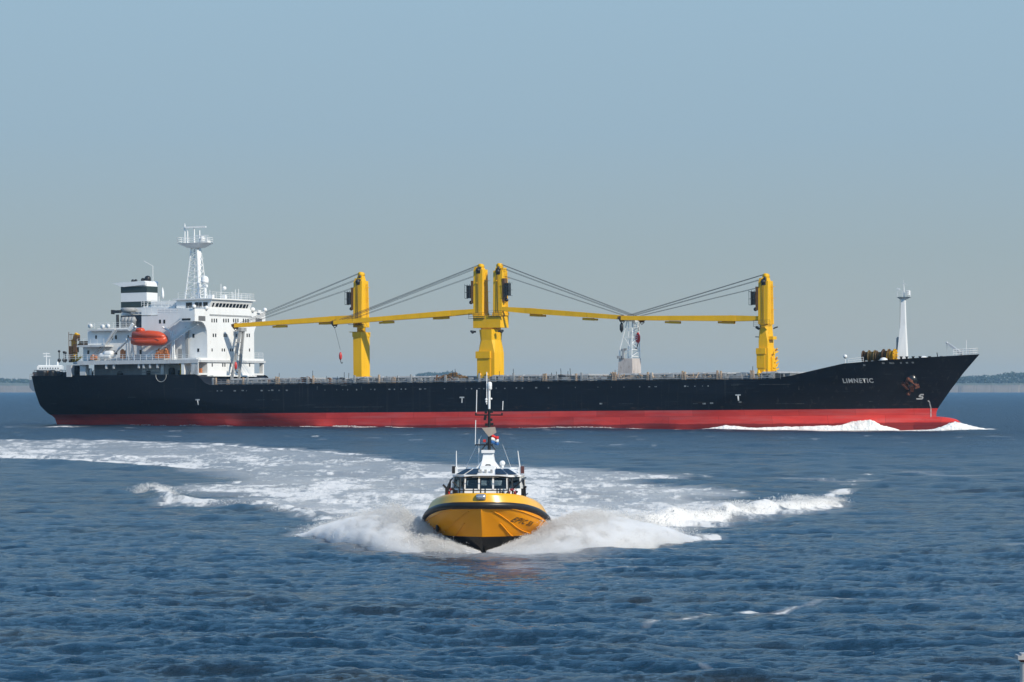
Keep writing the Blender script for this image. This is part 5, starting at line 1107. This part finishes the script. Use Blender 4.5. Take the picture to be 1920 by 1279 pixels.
so = link('sea', me, None, water_mat()); tag(so, 'choppy dark blue estuary water with foam of a curving wake', 'sea', kind='structure')

# ------------------------------------------------------------------ spray: many small drops thrown up along the boat and the ship's bow
OCT = np.array([(1, 0, 0), (-1, 0, 0), (0, 1, 0), (0, -1, 0), (0, 0, 1), (0, 0, -1)], float); OF = np.array([(0, 2, 4), (2, 1, 4), (1, 3, 4), (3, 0, 4), (2, 0, 5), (1, 2, 5), (3, 1, 5), (0, 3, 5)])
def drops(name, P, r, mat, label):
    P = np.asarray(P); n = len(P); th = rng.uniform(0, 2*np.pi, n); c, s = np.cos(th), np.sin(th)
    o = OCT[None]*r[:, None, None]; o = np.stack([o[..., 0]*c[:, None]-o[..., 1]*s[:, None], o[..., 0]*s[:, None]+o[..., 1]*c[:, None], o[..., 2]], -1)
    v = (P[:, None]+o).reshape(-1, 3); f = (OF[None]+6*np.arange(n)[:, None, None]).reshape(-1, 3)
    me = bpy.data.meshes.new(name); me.vertices.add(len(v)); me.vertices.foreach_set('co', v.astype(np.float32).ravel()); me.loops.add(f.size); me.loops.foreach_set('vertex_index', f.astype(np.int32).ravel())
    me.polygons.add(len(f)); me.polygons.foreach_set('loop_start', np.arange(0, f.size, 3, dtype=np.int32)); me.polygons.foreach_set('loop_total', np.full(len(f), 3, np.int32)); me.polygons.foreach_set('use_smooth', np.ones(len(f), bool)); me.update()
    o = link(name, me, None, mat); tag(o, label, 'spray', kind='stuff'); return o
def spray_mat():
    m, nt, b = nodes('white spray'); N, L = nt.nodes, nt.links; out = N['Material Output']
    d = N.new('ShaderNodeBsdfDiffuse'); d.inputs[0].default_value = (.90, .885, .86, 1); t = N.new('ShaderNodeBsdfTranslucent'); t.inputs[0].default_value = (.90, .885, .86, 1)
    x = N.new('ShaderNodeMixShader'); x.inputs[0].default_value = .45; L.new(d.outputs[0], x.inputs[1]); L.new(t.outputs[0], x.inputs[2]); L.new(x.outputs[0], out.inputs[0]); N.remove(b); return m
SPR = spray_mat()
def to_world(l, y, z): c, s = math.cos(BH), math.sin(BH); return np.stack([boat.location.x+l*c-y*s, boat.location.y+l*s+y*c, z], -1)
def plume(n, land, hts, orig, seed, rmax=.04):
    """drops in flight: leave the hull along orig, come down along land; hts the height of the arc"""
    g = np.random.default_rng(seed); t = g.beta(1.0, 1.1, n); qv = g.beta(1.25, 1.0, n)
    land = np.array([sea_pt(*p) for p in land]); orig = np.array(orig); k = np.linspace(0, 1, len(land)); k2 = np.linspace(0, 1, len(orig))
    lx = np.interp(t, k, land[:, 0]); ly = np.interp(t, k, land[:, 1]); ox = np.interp(t, k2, orig[:, 0]); oy = np.interp(t, k2, orig[:, 1]); oz = np.interp(t, k2, orig[:, 2])
    H = np.interp(t, np.linspace(0, 1, len(hts)), hts)*(.55+.9*fbm(t*9, qv*2.5, 4, seed)); sp = g.normal(0, 1, (n, 3))*(.03+.30*qv*np.minimum(1, t*3+.1))[:, None]
    dep = g.uniform(0, 1, n)**1.4
    x = ox+(lx-ox)*qv+sp[:, 0]; y = oy+(ly-oy)*qv+sp[:, 1]+dep*1.2*qv; z = oz*(1-qv)+H*4*qv*(1-qv*.97)*.62*(1-.65*dep*g.uniform(0, 1, n))+sp[:, 2]*.55
    # gaps and clumps
    keep = (fbm(x*1.2, z*1.6+y*.4, 4, seed+3) > .36+.22*g.uniform(-1, 1, n)) & (z > -.1)
    P = np.stack([x, y, z], -1)[keep]; r = np.clip(g.lognormal(-4.65, .5, len(P)), .004, .035); return P, r
def hull_orig(s, ls_, zs_):
    return [tuple(to_world(l, s*(onhull(l, z, 1)[1]+.02), z)) for l, z in zip(ls_, zs_)]
PR, rR = plume(190000, [(925, 1041), (985, 1041), (1060, 1040), (1130, 1036), (1200, 1029), (1265, 1020), (1300, 1008)], [.08, .35, .8, 1.7, 2.3, 2.3, 1.6, .8], hull_orig(1, [4.9, 4.4, 3.6, 2.6, 1.6, .4, -.8], [-.05, 0, .15, .3, .35, .3, .3]), 5)
PL, rL = plume(190000, [(895, 1041), (850, 1040), (780, 1037), (710, 1031), (650, 1022), (600, 1012), (570, 1003)], [.05, .2, .5, 1.2, 2.0, 2.3, 1.6, .8], hull_orig(-1, [4.9, 4.4, 3.6, 2.6, 1.6, .4, -.8], [-.05, 0, .15, .3, .35, .3, .3]), 6)
drops('bow_spray', PR, rR, SPR, 'sunlit white spray thrown to the right of the yellow pilot boat'); drops('bow_spray', PL, rL, SPR, 'shaded white spray thrown to the left of the yellow pilot boat')
def mist(name, land, hts, orig, dens, label):
    """the fine part of the spray: a soft body of droplets too small to see one by one"""
    land = np.array([sea_pt(*p) for p in land]); orig = np.array(orig); n = 26; k = np.linspace(0, 1, n); i3 = lambda A, c: np.interp(k, np.linspace(0, 1, len(A)), A[:, c])
    lx, ly, ox, oy = i3(land, 0), i3(land, 1), i3(orig, 0), i3(orig, 1); H = np.interp(k, np.linspace(0, 1, len(hts)), hts); vs = []; fs = []; m = 18
    for i in range(n):
        cx, cy = ox[i]+(lx[i]-ox[i])*.62, oy[i]+(ly[i]-oy[i])*.62; dx, dy = lx[i]-ox[i], ly[i]-oy[i]; L = math.hypot(dx, dy)+1e-6; w = .12+.46*L; h = .04+H[i]*.58*min(1, i/3+.2)*min(1, (n-1-i)/4+.1)
        for j in range(m):
            a = 2*math.pi*j/m; c_, s_ = math.cos(a), math.sin(a); vs.append((cx+dx/L*w*c_, cy+dy/L*w*c_, max(-.25, h*s_*(1 if s_ > 0 else .4))))
    for i in range(n-1):
        for j in range(m): fs.append((i*m+j, i*m+(j+1) % m, (i+1)*m+(j+1) % m, (i+1)*m+j))
    fs += [tuple(range(m-1, -1, -1)), tuple(range((n-1)*m, n*m))]
    mm = bpy.data.materials.new('spray mist'); mm.use_nodes = True; nt = mm.node_tree; nt.nodes.clear(); N, L_ = nt.nodes, nt.links
    out = N.new('ShaderNodeOutputMaterial'); pv = N.new('ShaderNodeVolumePrincipled'); geo = N.new('ShaderNodeNewGeometry'); mp = N.new('ShaderNodeMapping'); mp.inputs['Scale'].default_value = (1, .8, 1.3); no = N.new('ShaderNodeTexNoise')
    no.inputs['Scale'].default_value = 1.5; no.inputs['Detail'].default_value = 6; L_.new(geo.outputs['Position'], mp.inputs[0]); L_.new(mp.outputs[0], no.inputs['Vector'])
    mr = N.new('ShaderNodeMapRange'); mr.interpolation_type = 'SMOOTHSTEP'; mr.inputs['From Min'].default_value = .26; mr.inputs['From Max'].default_value = .50; mr.inputs['To Min'].default_value = 0; mr.inputs['To Max'].default_value = dens; sz = N.new('ShaderNodeSeparateXYZ'); L_.new(geo.outputs['Position'], sz.inputs[0]); ma = N.new('ShaderNodeMath'); ma.operation = 'MULTIPLY_ADD'; ma.inputs[1].default_value = -.15; L_.new(sz.outputs['Z'], ma.inputs[0]); L_.new(no.outputs[0], ma.inputs[2]); L_.new(ma.outputs[0], mr.inputs[0])
    L_.new(mr.outputs[0], pv.inputs['Density']); pv.inputs['Color'].default_value = (.995, .99, .98, 1); pv.inputs['Anisotropy'].default_value = -.1; L_.new(pv.outputs[0], out.inputs['Volume'])
    if name and orig[0][1] is not None and (lx[n//2]-ox[n//2]) > 0: fs = [f[::-1] for f in fs]
    o = MB().add(vs, fs, True).build(name, mm, None); tag(o, label, 'spray', kind='stuff')
mist('spray_mist', [(925, 1041), (985, 1041), (1060, 1040), (1130, 1036), (1200, 1029), (1265, 1020), (1300, 1008)], [.08, .35, .8, 1.7, 2.3, 2.3, 1.6, .8], hull_orig(1, [4.9, 4.4, 3.6, 2.6, 1.6, .4, -.8], [-.05, 0, .15, .3, .35, .3, .3]), 3.0, 'fine white mist in the spray right of the yellow pilot boat')
mist('spray_mist', [(800, 1038), (760, 1036), (710, 1031), (650, 1022), (600, 1012), (570, 1003)], [.15, .7, 1.5, 2.1, 2.3, 1.6, .8], hull_orig(-1, [3.2, 2.2, 1.2, .2, -.8], [.2, .3, .35, .3, .3]), 2.8, 'fine shaded mist in the spray left of the yellow pilot boat')
SC.cycles.volume_step_rate = .10; SC.cycles.volume_bounces = 7
g = np.random.default_rng(8)
def along(P, n, h, w, seed, up=1.0):
    P = np.array([sea_pt(*p) for p in P]); t = g.uniform(0, 1, n); k = np.linspace(0, 1, len(P)); x = np.interp(t, k, P[:, 0]); y = np.interp(t, k, P[:, 1])
    lump = fbm(t*len(P)*3.1, t*0+.5, 4, seed); hh = np.interp(t, np.linspace(0, 1, len(h)), h)*(.3+1.4*lump)
    z = hh*g.beta(1, 1.8, n); return np.stack([x+g.normal(0, w, n), y+g.normal(0, w*1.6, n)+z*.4, z+.03], -1), np.clip(g.lognormal(-4.35, .45, n), .006, .05)
P1, r1 = along(crest, 60000, [.6, .85, .95, .9, .8, .75, .6, .35], .35, 3); P2, r2 = along([(1545, 934), (1598, 923)], 2500, [.05, .14, .05], .25, 4)
drops('wave_crest', np.concatenate([P1, P2]), np.concatenate([r1, r2]), SPR, 'long breaking white crest running right from the pilot boat')
P3, r3 = along([(262, 926), (285, 921), (305, 926), (330, 942), (470, 948), (580, 966)], 20000, [.3, .65, .35, .25, .25, .25], .4, 5)
drops('wave_crest', P3, r3, SPR, 'small breaking crest at the left edge of the wake')
# the ship's bow wave: a rolling lip of white water against the plating
def ship_lip(Xs, hs, n, off, seed):
    Xs = np.array(Xs); t = g.uniform(0, 1, n); X = np.interp(t, np.linspace(0, 1, len(Xs)), Xs); P = []; hh = np.interp(t, np.linspace(0, 1, len(Xs)), hs)
    lump = fbm(t*34, t*0+.3, 3, seed); z = hh*(.72+.5*lump)*g.beta(1.3, 1.1, n)
    for Xi, zi, o in zip(X, z, np.abs(g.normal(0, off, n))): u = U(Xi, 12.5) if Xi < 1500 else U(Xi, half(U(Xi, 9), .5)); b_ = half(u, max(.2, zi))+.1+o*(1.3-.5*zi); P.append((u*C_-b_*S_, D0-u*S_-b_*C_, zi))
    return np.array(P), np.clip(g.lognormal(-2.5, .4, n), .03, .25)
def lip(name, foot, hts, w, label, seed):
    """a rolling lip of white water: a lumpy ridge along foot (points on the sea), hts high, w wide"""
    foot = np.array(foot); n = 520; m = 15; k = np.linspace(0, 1, len(foot)); q = np.linspace(0, 1, n); x = np.interp(q, k, foot[:, 0]); y = np.interp(q, k, foot[:, 1]); h = np.interp(q, np.linspace(0, 1, len(hts)), hts)
    dx, dy = np.gradient(x), np.gradient(y); L = np.hypot(dx, dy); nx, ny = dy/L, -dx/L; s_ = np.concatenate([[0], np.cumsum(L[1:])]); vs = []; fs = []
    for j in range(m):
        a = math.pi*(j/(m-1)); off = -math.cos(a)*w*(.25+.75*h/max(hts)); lump = fbm(s_/2.6+seed, np.full(n, j*.35), 5, seed, .62); f2 = fbm(s_/.55, np.full(n, j*.9), 3, seed+9)
        z = h*math.sin(a)**.8*(.55+.9*lump)+.22*h*(f2-.5)*math.sin(a)-.05; o = off*(.8+.5*lump)+.25*(f2-.5)
        vs.append(np.stack([x+nx*o, y+ny*o, z], -1))
    vs = np.concatenate(vs); fs = [(j*n+i, (j+1)*n+i, (j+1)*n+i+1, j*n+i+1) for j in range(m-1) for i in range(n-1)]
    o = MB().add([tuple(p) for p in vs], fs, True).build(name, FOAMM, None); tag(o, label, 'bow wave', kind='stuff')
def foam_mat():
    m, nt, b = nodes('thick foam'); N, L = nt.nodes, nt.links; no = N.new('ShaderNodeTexNoise'); no.inputs['Scale'].default_value = 1.4; no.inputs['Detail'].default_value = 8; geo = N.new('ShaderNodeNewGeometry'); L.new(geo.outputs['Position'], no.inputs['Vector'])
    bp = N.new('ShaderNodeBump'); bp.inputs['Strength'].default_value = .7; bp.inputs['Distance'].default_value = .4; L.new(no.outputs[0], bp.inputs['Height']); L.new(bp.outputs[0], b.inputs['Normal']); b.inputs['Base Color'].default_value = (.78, .775, .75, 1); b.inputs['Roughness'].default_value = .9; b.inputs['Specular IOR Level'].default_value = .1; b.inputs['Subsurface Weight'].default_value = .4; b.inputs['Subsurface Radius'].default_value = (.4, .45, .5); b.inputs['Subsurface Scale'].default_value = .5
    return m
FOAMM = foam_mat()
def hullfoot(X):
    u = U(X, 12.5) if X < 1500 else U(X, half(U(X, 9), .5)); b_ = half(u, .3)+.45; return (u*C_-b_*S_, D0-u*S_-b_*C_)
lip('bow_wave', [hullfoot(X) for X in np.linspace(1300, 1692, 40)], [.05, .25, .8, .55, .45, .5, .55, .62, .65, .75, 1.0, 1.45, 1.55, .9, .1], .95, 'white bow wave rolling along the red side of the cargo ship', 12)
lip('bow_wave', [((X-960)/FPX*d, d) for X, d in ((1690, 497.5), (1730, 496.5), (1765, 496), (1795, 497), (1830, 498), (1866, 499))], [.02, .08, .14, .30, .62, 1.2, 1.4, 1.05, .7, .35, .05], 1.1, 'white water thrown ahead of the red bulbous bow', 15)
LX = np.concatenate([np.arange(190, 470, 10), np.arange(560, 1312, 8)]); LH = .5*np.clip(fbm(LX/38., LX*0+2.2, 3, 91)-.44, 0, 1)*2
P6, r6 = ship_lip(list(LX), list(LH), 5200, .35, 2); k_ = P6[:, 2] > .04; P6, r6 = P6[k_], r6[k_]
drops('side_wave', P6, r6*.6, SPR, 'thin broken white water along the ship waterline')

# ------------------------------------------------------------------ far shore: low sand, dark woods, another ship at anchor
SHD = 5600
def shore(name, Xs, tops, base, d, depth, mat, rough=0, seed=0, kind='structure', label=None, cat=None):
    g2 = np.random.default_rng(seed); XX = np.linspace(Xs[0], Xs[-1], int((Xs[-1]-Xs[0])/1.2)); h = np.interp(XX, Xs, tops)
    h = h+rough*(fbm(XX/7, XX*0+seed, 4, seed)-.5)*2; x = (XX-960)/FPX*d; z = CAM_H+(HORY-h)*d/FPX; zb = CAM_H+(HORY-base)*d/FPX
    zb = min(zb, 0) if base > 733 else zb; m = MB(); n = len(XX); R_ = [(0, zb, 0), (depth*.25, None, .62), (depth*.5, None, 1), (depth, None, .9)]
    vs = []
    for dy, z_, f in R_:
        for i in range(n): vs.append((x[i]*(1+dy/d)+(g2.normal(0, .6) if rough else 0), d+dy, zb+(z[i]-zb)*f*(1+(g2.normal(0, .02) if rough else 0)) if f else zb-2))
    m.add(vs, [(r*n+i, r*n+i+1, (r+1)*n+i+1, (r+1)*n+i) for r in range(3) for i in range(n-1)], True); o = m.build(name, mat, None); tag(o, label, cat, kind=kind); return o
SAND = paint('beach sand', (.26, .22, .17), .9, .2, .01, streak=False); DUNE = paint('dune grass', (.16, .17, .11), .9, .4, .02, streak=False)
shore('beach', [-500, 0, 120, 900, 1500, 1760, 1920, 2400], [723, 723, 724, 726, 724, 722.5, 722, 722], 737, SHD, 300, SAND, .5, 3, label='pale sand beach on the far shore', cat='beach')
shore('dunes', [-500, 0, 60, 120, 700, 1500, 1740, 1800, 1920, 2400], [716, 717, 718, 719, 722, 722, 719, 718, 718, 718], 726, SHD+320, 400, DUNE, .8, 4, label='grassy dunes behind the far beach', cat='dunes')
def woods(name, Xs, tops, d, depth, n, seed, label):
    """a far wood: leaf clumps piled through its depth under an uneven skyline"""
    g2 = np.random.default_rng(seed); vs = []; fs = []; k = 0
    for i in range(n):
        X = g2.uniform(Xs[0], Xs[-1]); top = np.interp(X, Xs, tops); dy = g2.uniform(0, depth); dd = d+dy
        H = CAM_H+(HORY-top)*d/FPX; H *= .92+.14*fbm(np.array([X/5.0]), np.array([dy/30]), 3, seed)[0]; zc = H*g2.uniform(.25, .97)**.8; r = g2.uniform(1.2, 3.0); x = (X-960)/FPX*dd
        for f in range(3):
            a = g2.normal(0, 1, (3, 3))*r*.75; a[:, 2] *= .8; vs += [(x+p[0], dd+p[1], zc+p[2]) for p in a]; fs.append((k, k+1, k+2)); k += 3
    o = MB().add(vs, fs, False).build(name, paint('far leaves', (.05, .085, .06), .9, .5, .03, streak=False), None); tag(o, label, 'wood', kind='stuff')
woods('woods', [-400, 0, 40, 100, 300], [708, 708.5, 710, 713, 716], SHD+500, 260, 9000, 21, 'low hazy woods on the far shore left of the ships')
woods('woods', [1500, 1760, 1790, 1830, 1865, 1880, 1920, 2300], [714, 709, 706, 704.5, 703, 699, 697.5, 697], SHD+500, 260, 15000, 22, 'hazy blue woods on the far shore right of the ship bow')
woods('woods', [776, 782, 800, 815, 820, 840, 850, 862, 870], [716, 700, 697.5, 699, 699, 696.5, 697, 700, 716], SHD+900, 120, 2600, 23, 'hazy clump of trees seen above the ship deck by the middle crane')
# distant ship, seen from astern
DS = 2000.0; DK = DS/4300; fx = lambda X: (X-960)/FPX*DS; fzz = lambda Y: CAM_H+(HORY-Y)*DS/FPX
def ds_scale(m): m.v = [(x*DK, y*DK, z) for x, y, z in m.v]
ds = empty('distant_ship', (fx(88), DS, 0)); tag(ds, 'far off grey blue ship with a white bridge, partly behind the black stern', 'ship'); ox = fx(88)
m = MB(); B = [(-24, fzz(713)), (-25.5, fzz(718)), (-25, fzz(727)), (-21, fzz(733)), (-8, fzz(737)), (-6, -3)]
pr = [(x_, z_) for x_, z_ in B]+[(-x_, z_) for x_, z_ in B[::-1]]
m.extr(pr, 0, 150); ds_scale(m); m.build('hull', paint('blue grey hull', (.10, .13, .17), .6, .2, .05), ds)
m = MB(); m.box(-21, 22, 3, 40, fzz(716), fzz(697.5)); ds_scale(m); m.build('deck_house', paint('brown deck house', (.02, .008, .004), .7, .6, .1), ds)
m = MB(); m.box(-13, 19, 2, 20, fzz(698), fzz(689)); m.box(-14.5, 21, 1.5, 20, fzz(692.8), fzz(686.5)); m.prism([(-13, 3), (20, 3), (20, 18), (-13, 18)], fzz(686.5), fzz(684.6)); ds_scale(m); br = m.build('bridge', WHITE, ds)
for i in range(8): m = MB(); m.box(-11+i*3.7, -9.3+i*3.7, 1.2, 1.9, fzz(691.5), fzz(689.5)); ds_scale(m); m.build('window', GLASSD, br)
m = MB()
for i in range(9): m.box(-20+i*5, -18.5+i*5, 2.0, 2.9, fzz(716), fzz(698.5))
m.box(-21.5, 22.5, 1.8, 2.6, fzz(701), fzz(700)); ds_scale(m); m.build('deck_frame', paint('rust frame', (.09, .04, .02), .7), ds)
m = MB(); m.tube([(-2, 8, fzz(685)), (-2, 8, fzz(661))], .9, 6, .5); m.bar((-7, 8, fzz(663)), (3, 8, fzz(663)), .6, .6); m.bar((-6, 8, fzz(668)), (4, 8, fzz(668)), .7, .7); m.tube([(2, 8, fzz(685)), (2, 8, fzz(673))], .7, 6); m.ball((14, 8, fzz(682.5)), 1.6, 8); ds_scale(m); m.build('mast', WHITE, ds)
m = MB(); m.rail([(-25, 1, fzz(713)), (-20, 1, fzz(713))], 4, .35, 2.0); ds_scale(m); m.build('railing', GREYL, ds)

# ------------------------------------------------------------------ mooring pile in the near corner
PD = 46.0; po = empty('mooring_pile', ((1924-960)/FPX*PD, PD, 0)); tag(po, 'pale round pile with a metal cap plate in the bottom right corner', 'pile')
zt_ = CAM_H+(HORY-1239)*PD/FPX
m = MB(); m.lathe([(.095, -4), (.095, zt_-.02), (.085, zt_)], (0, 0, 0), 20); m.build('post', paint('weathered pale post', (.62, .56, .50), .7, .3, 4), po)
m = MB(); m.lathe([(.10, zt_-.01), (.115, zt_), (.115, zt_+.02)], (0, 0, 0), 20); m.build('collar', paint('dark red collar', (.2, .02, .03), .6), po)
m = MB(); m.box(-.15, .15, -.15, .15, zt_+.025, zt_+.09); m.box(-.09, .15, -.12, .12, zt_+.09, zt_+.12); m.build('cap', paint('galvanised cap', (.42, .42, .42), .5, .4, 8), po)

# ------------------------------------------------------------------ haze: one even box of air round everything
HAZE = 6.4e-5
m = MB(); m.box(-4200, 4200, -60, 7600, -8, 64); hz_ = m.build('haze', None, None); tag(hz_, 'thin sea haze over the estuary', 'haze', kind='stuff')
hm = bpy.data.materials.new('sea haze'); hm.use_nodes = True; nt = hm.node_tree; nt.nodes.clear(); ho = nt.nodes.new('ShaderNodeOutputMaterial'); pv = nt.nodes.new('ShaderNodeVolumePrincipled')
pv.inputs['Color'].default_value = (.50, .78, 1.0, 1); pv.inputs['Density'].default_value = HAZE; pv.inputs['Anisotropy'].default_value = .2; nt.links.new(pv.outputs[0], ho.inputs['Volume'])
hz_.data.materials.clear(); hz_.data.materials.append(hm)
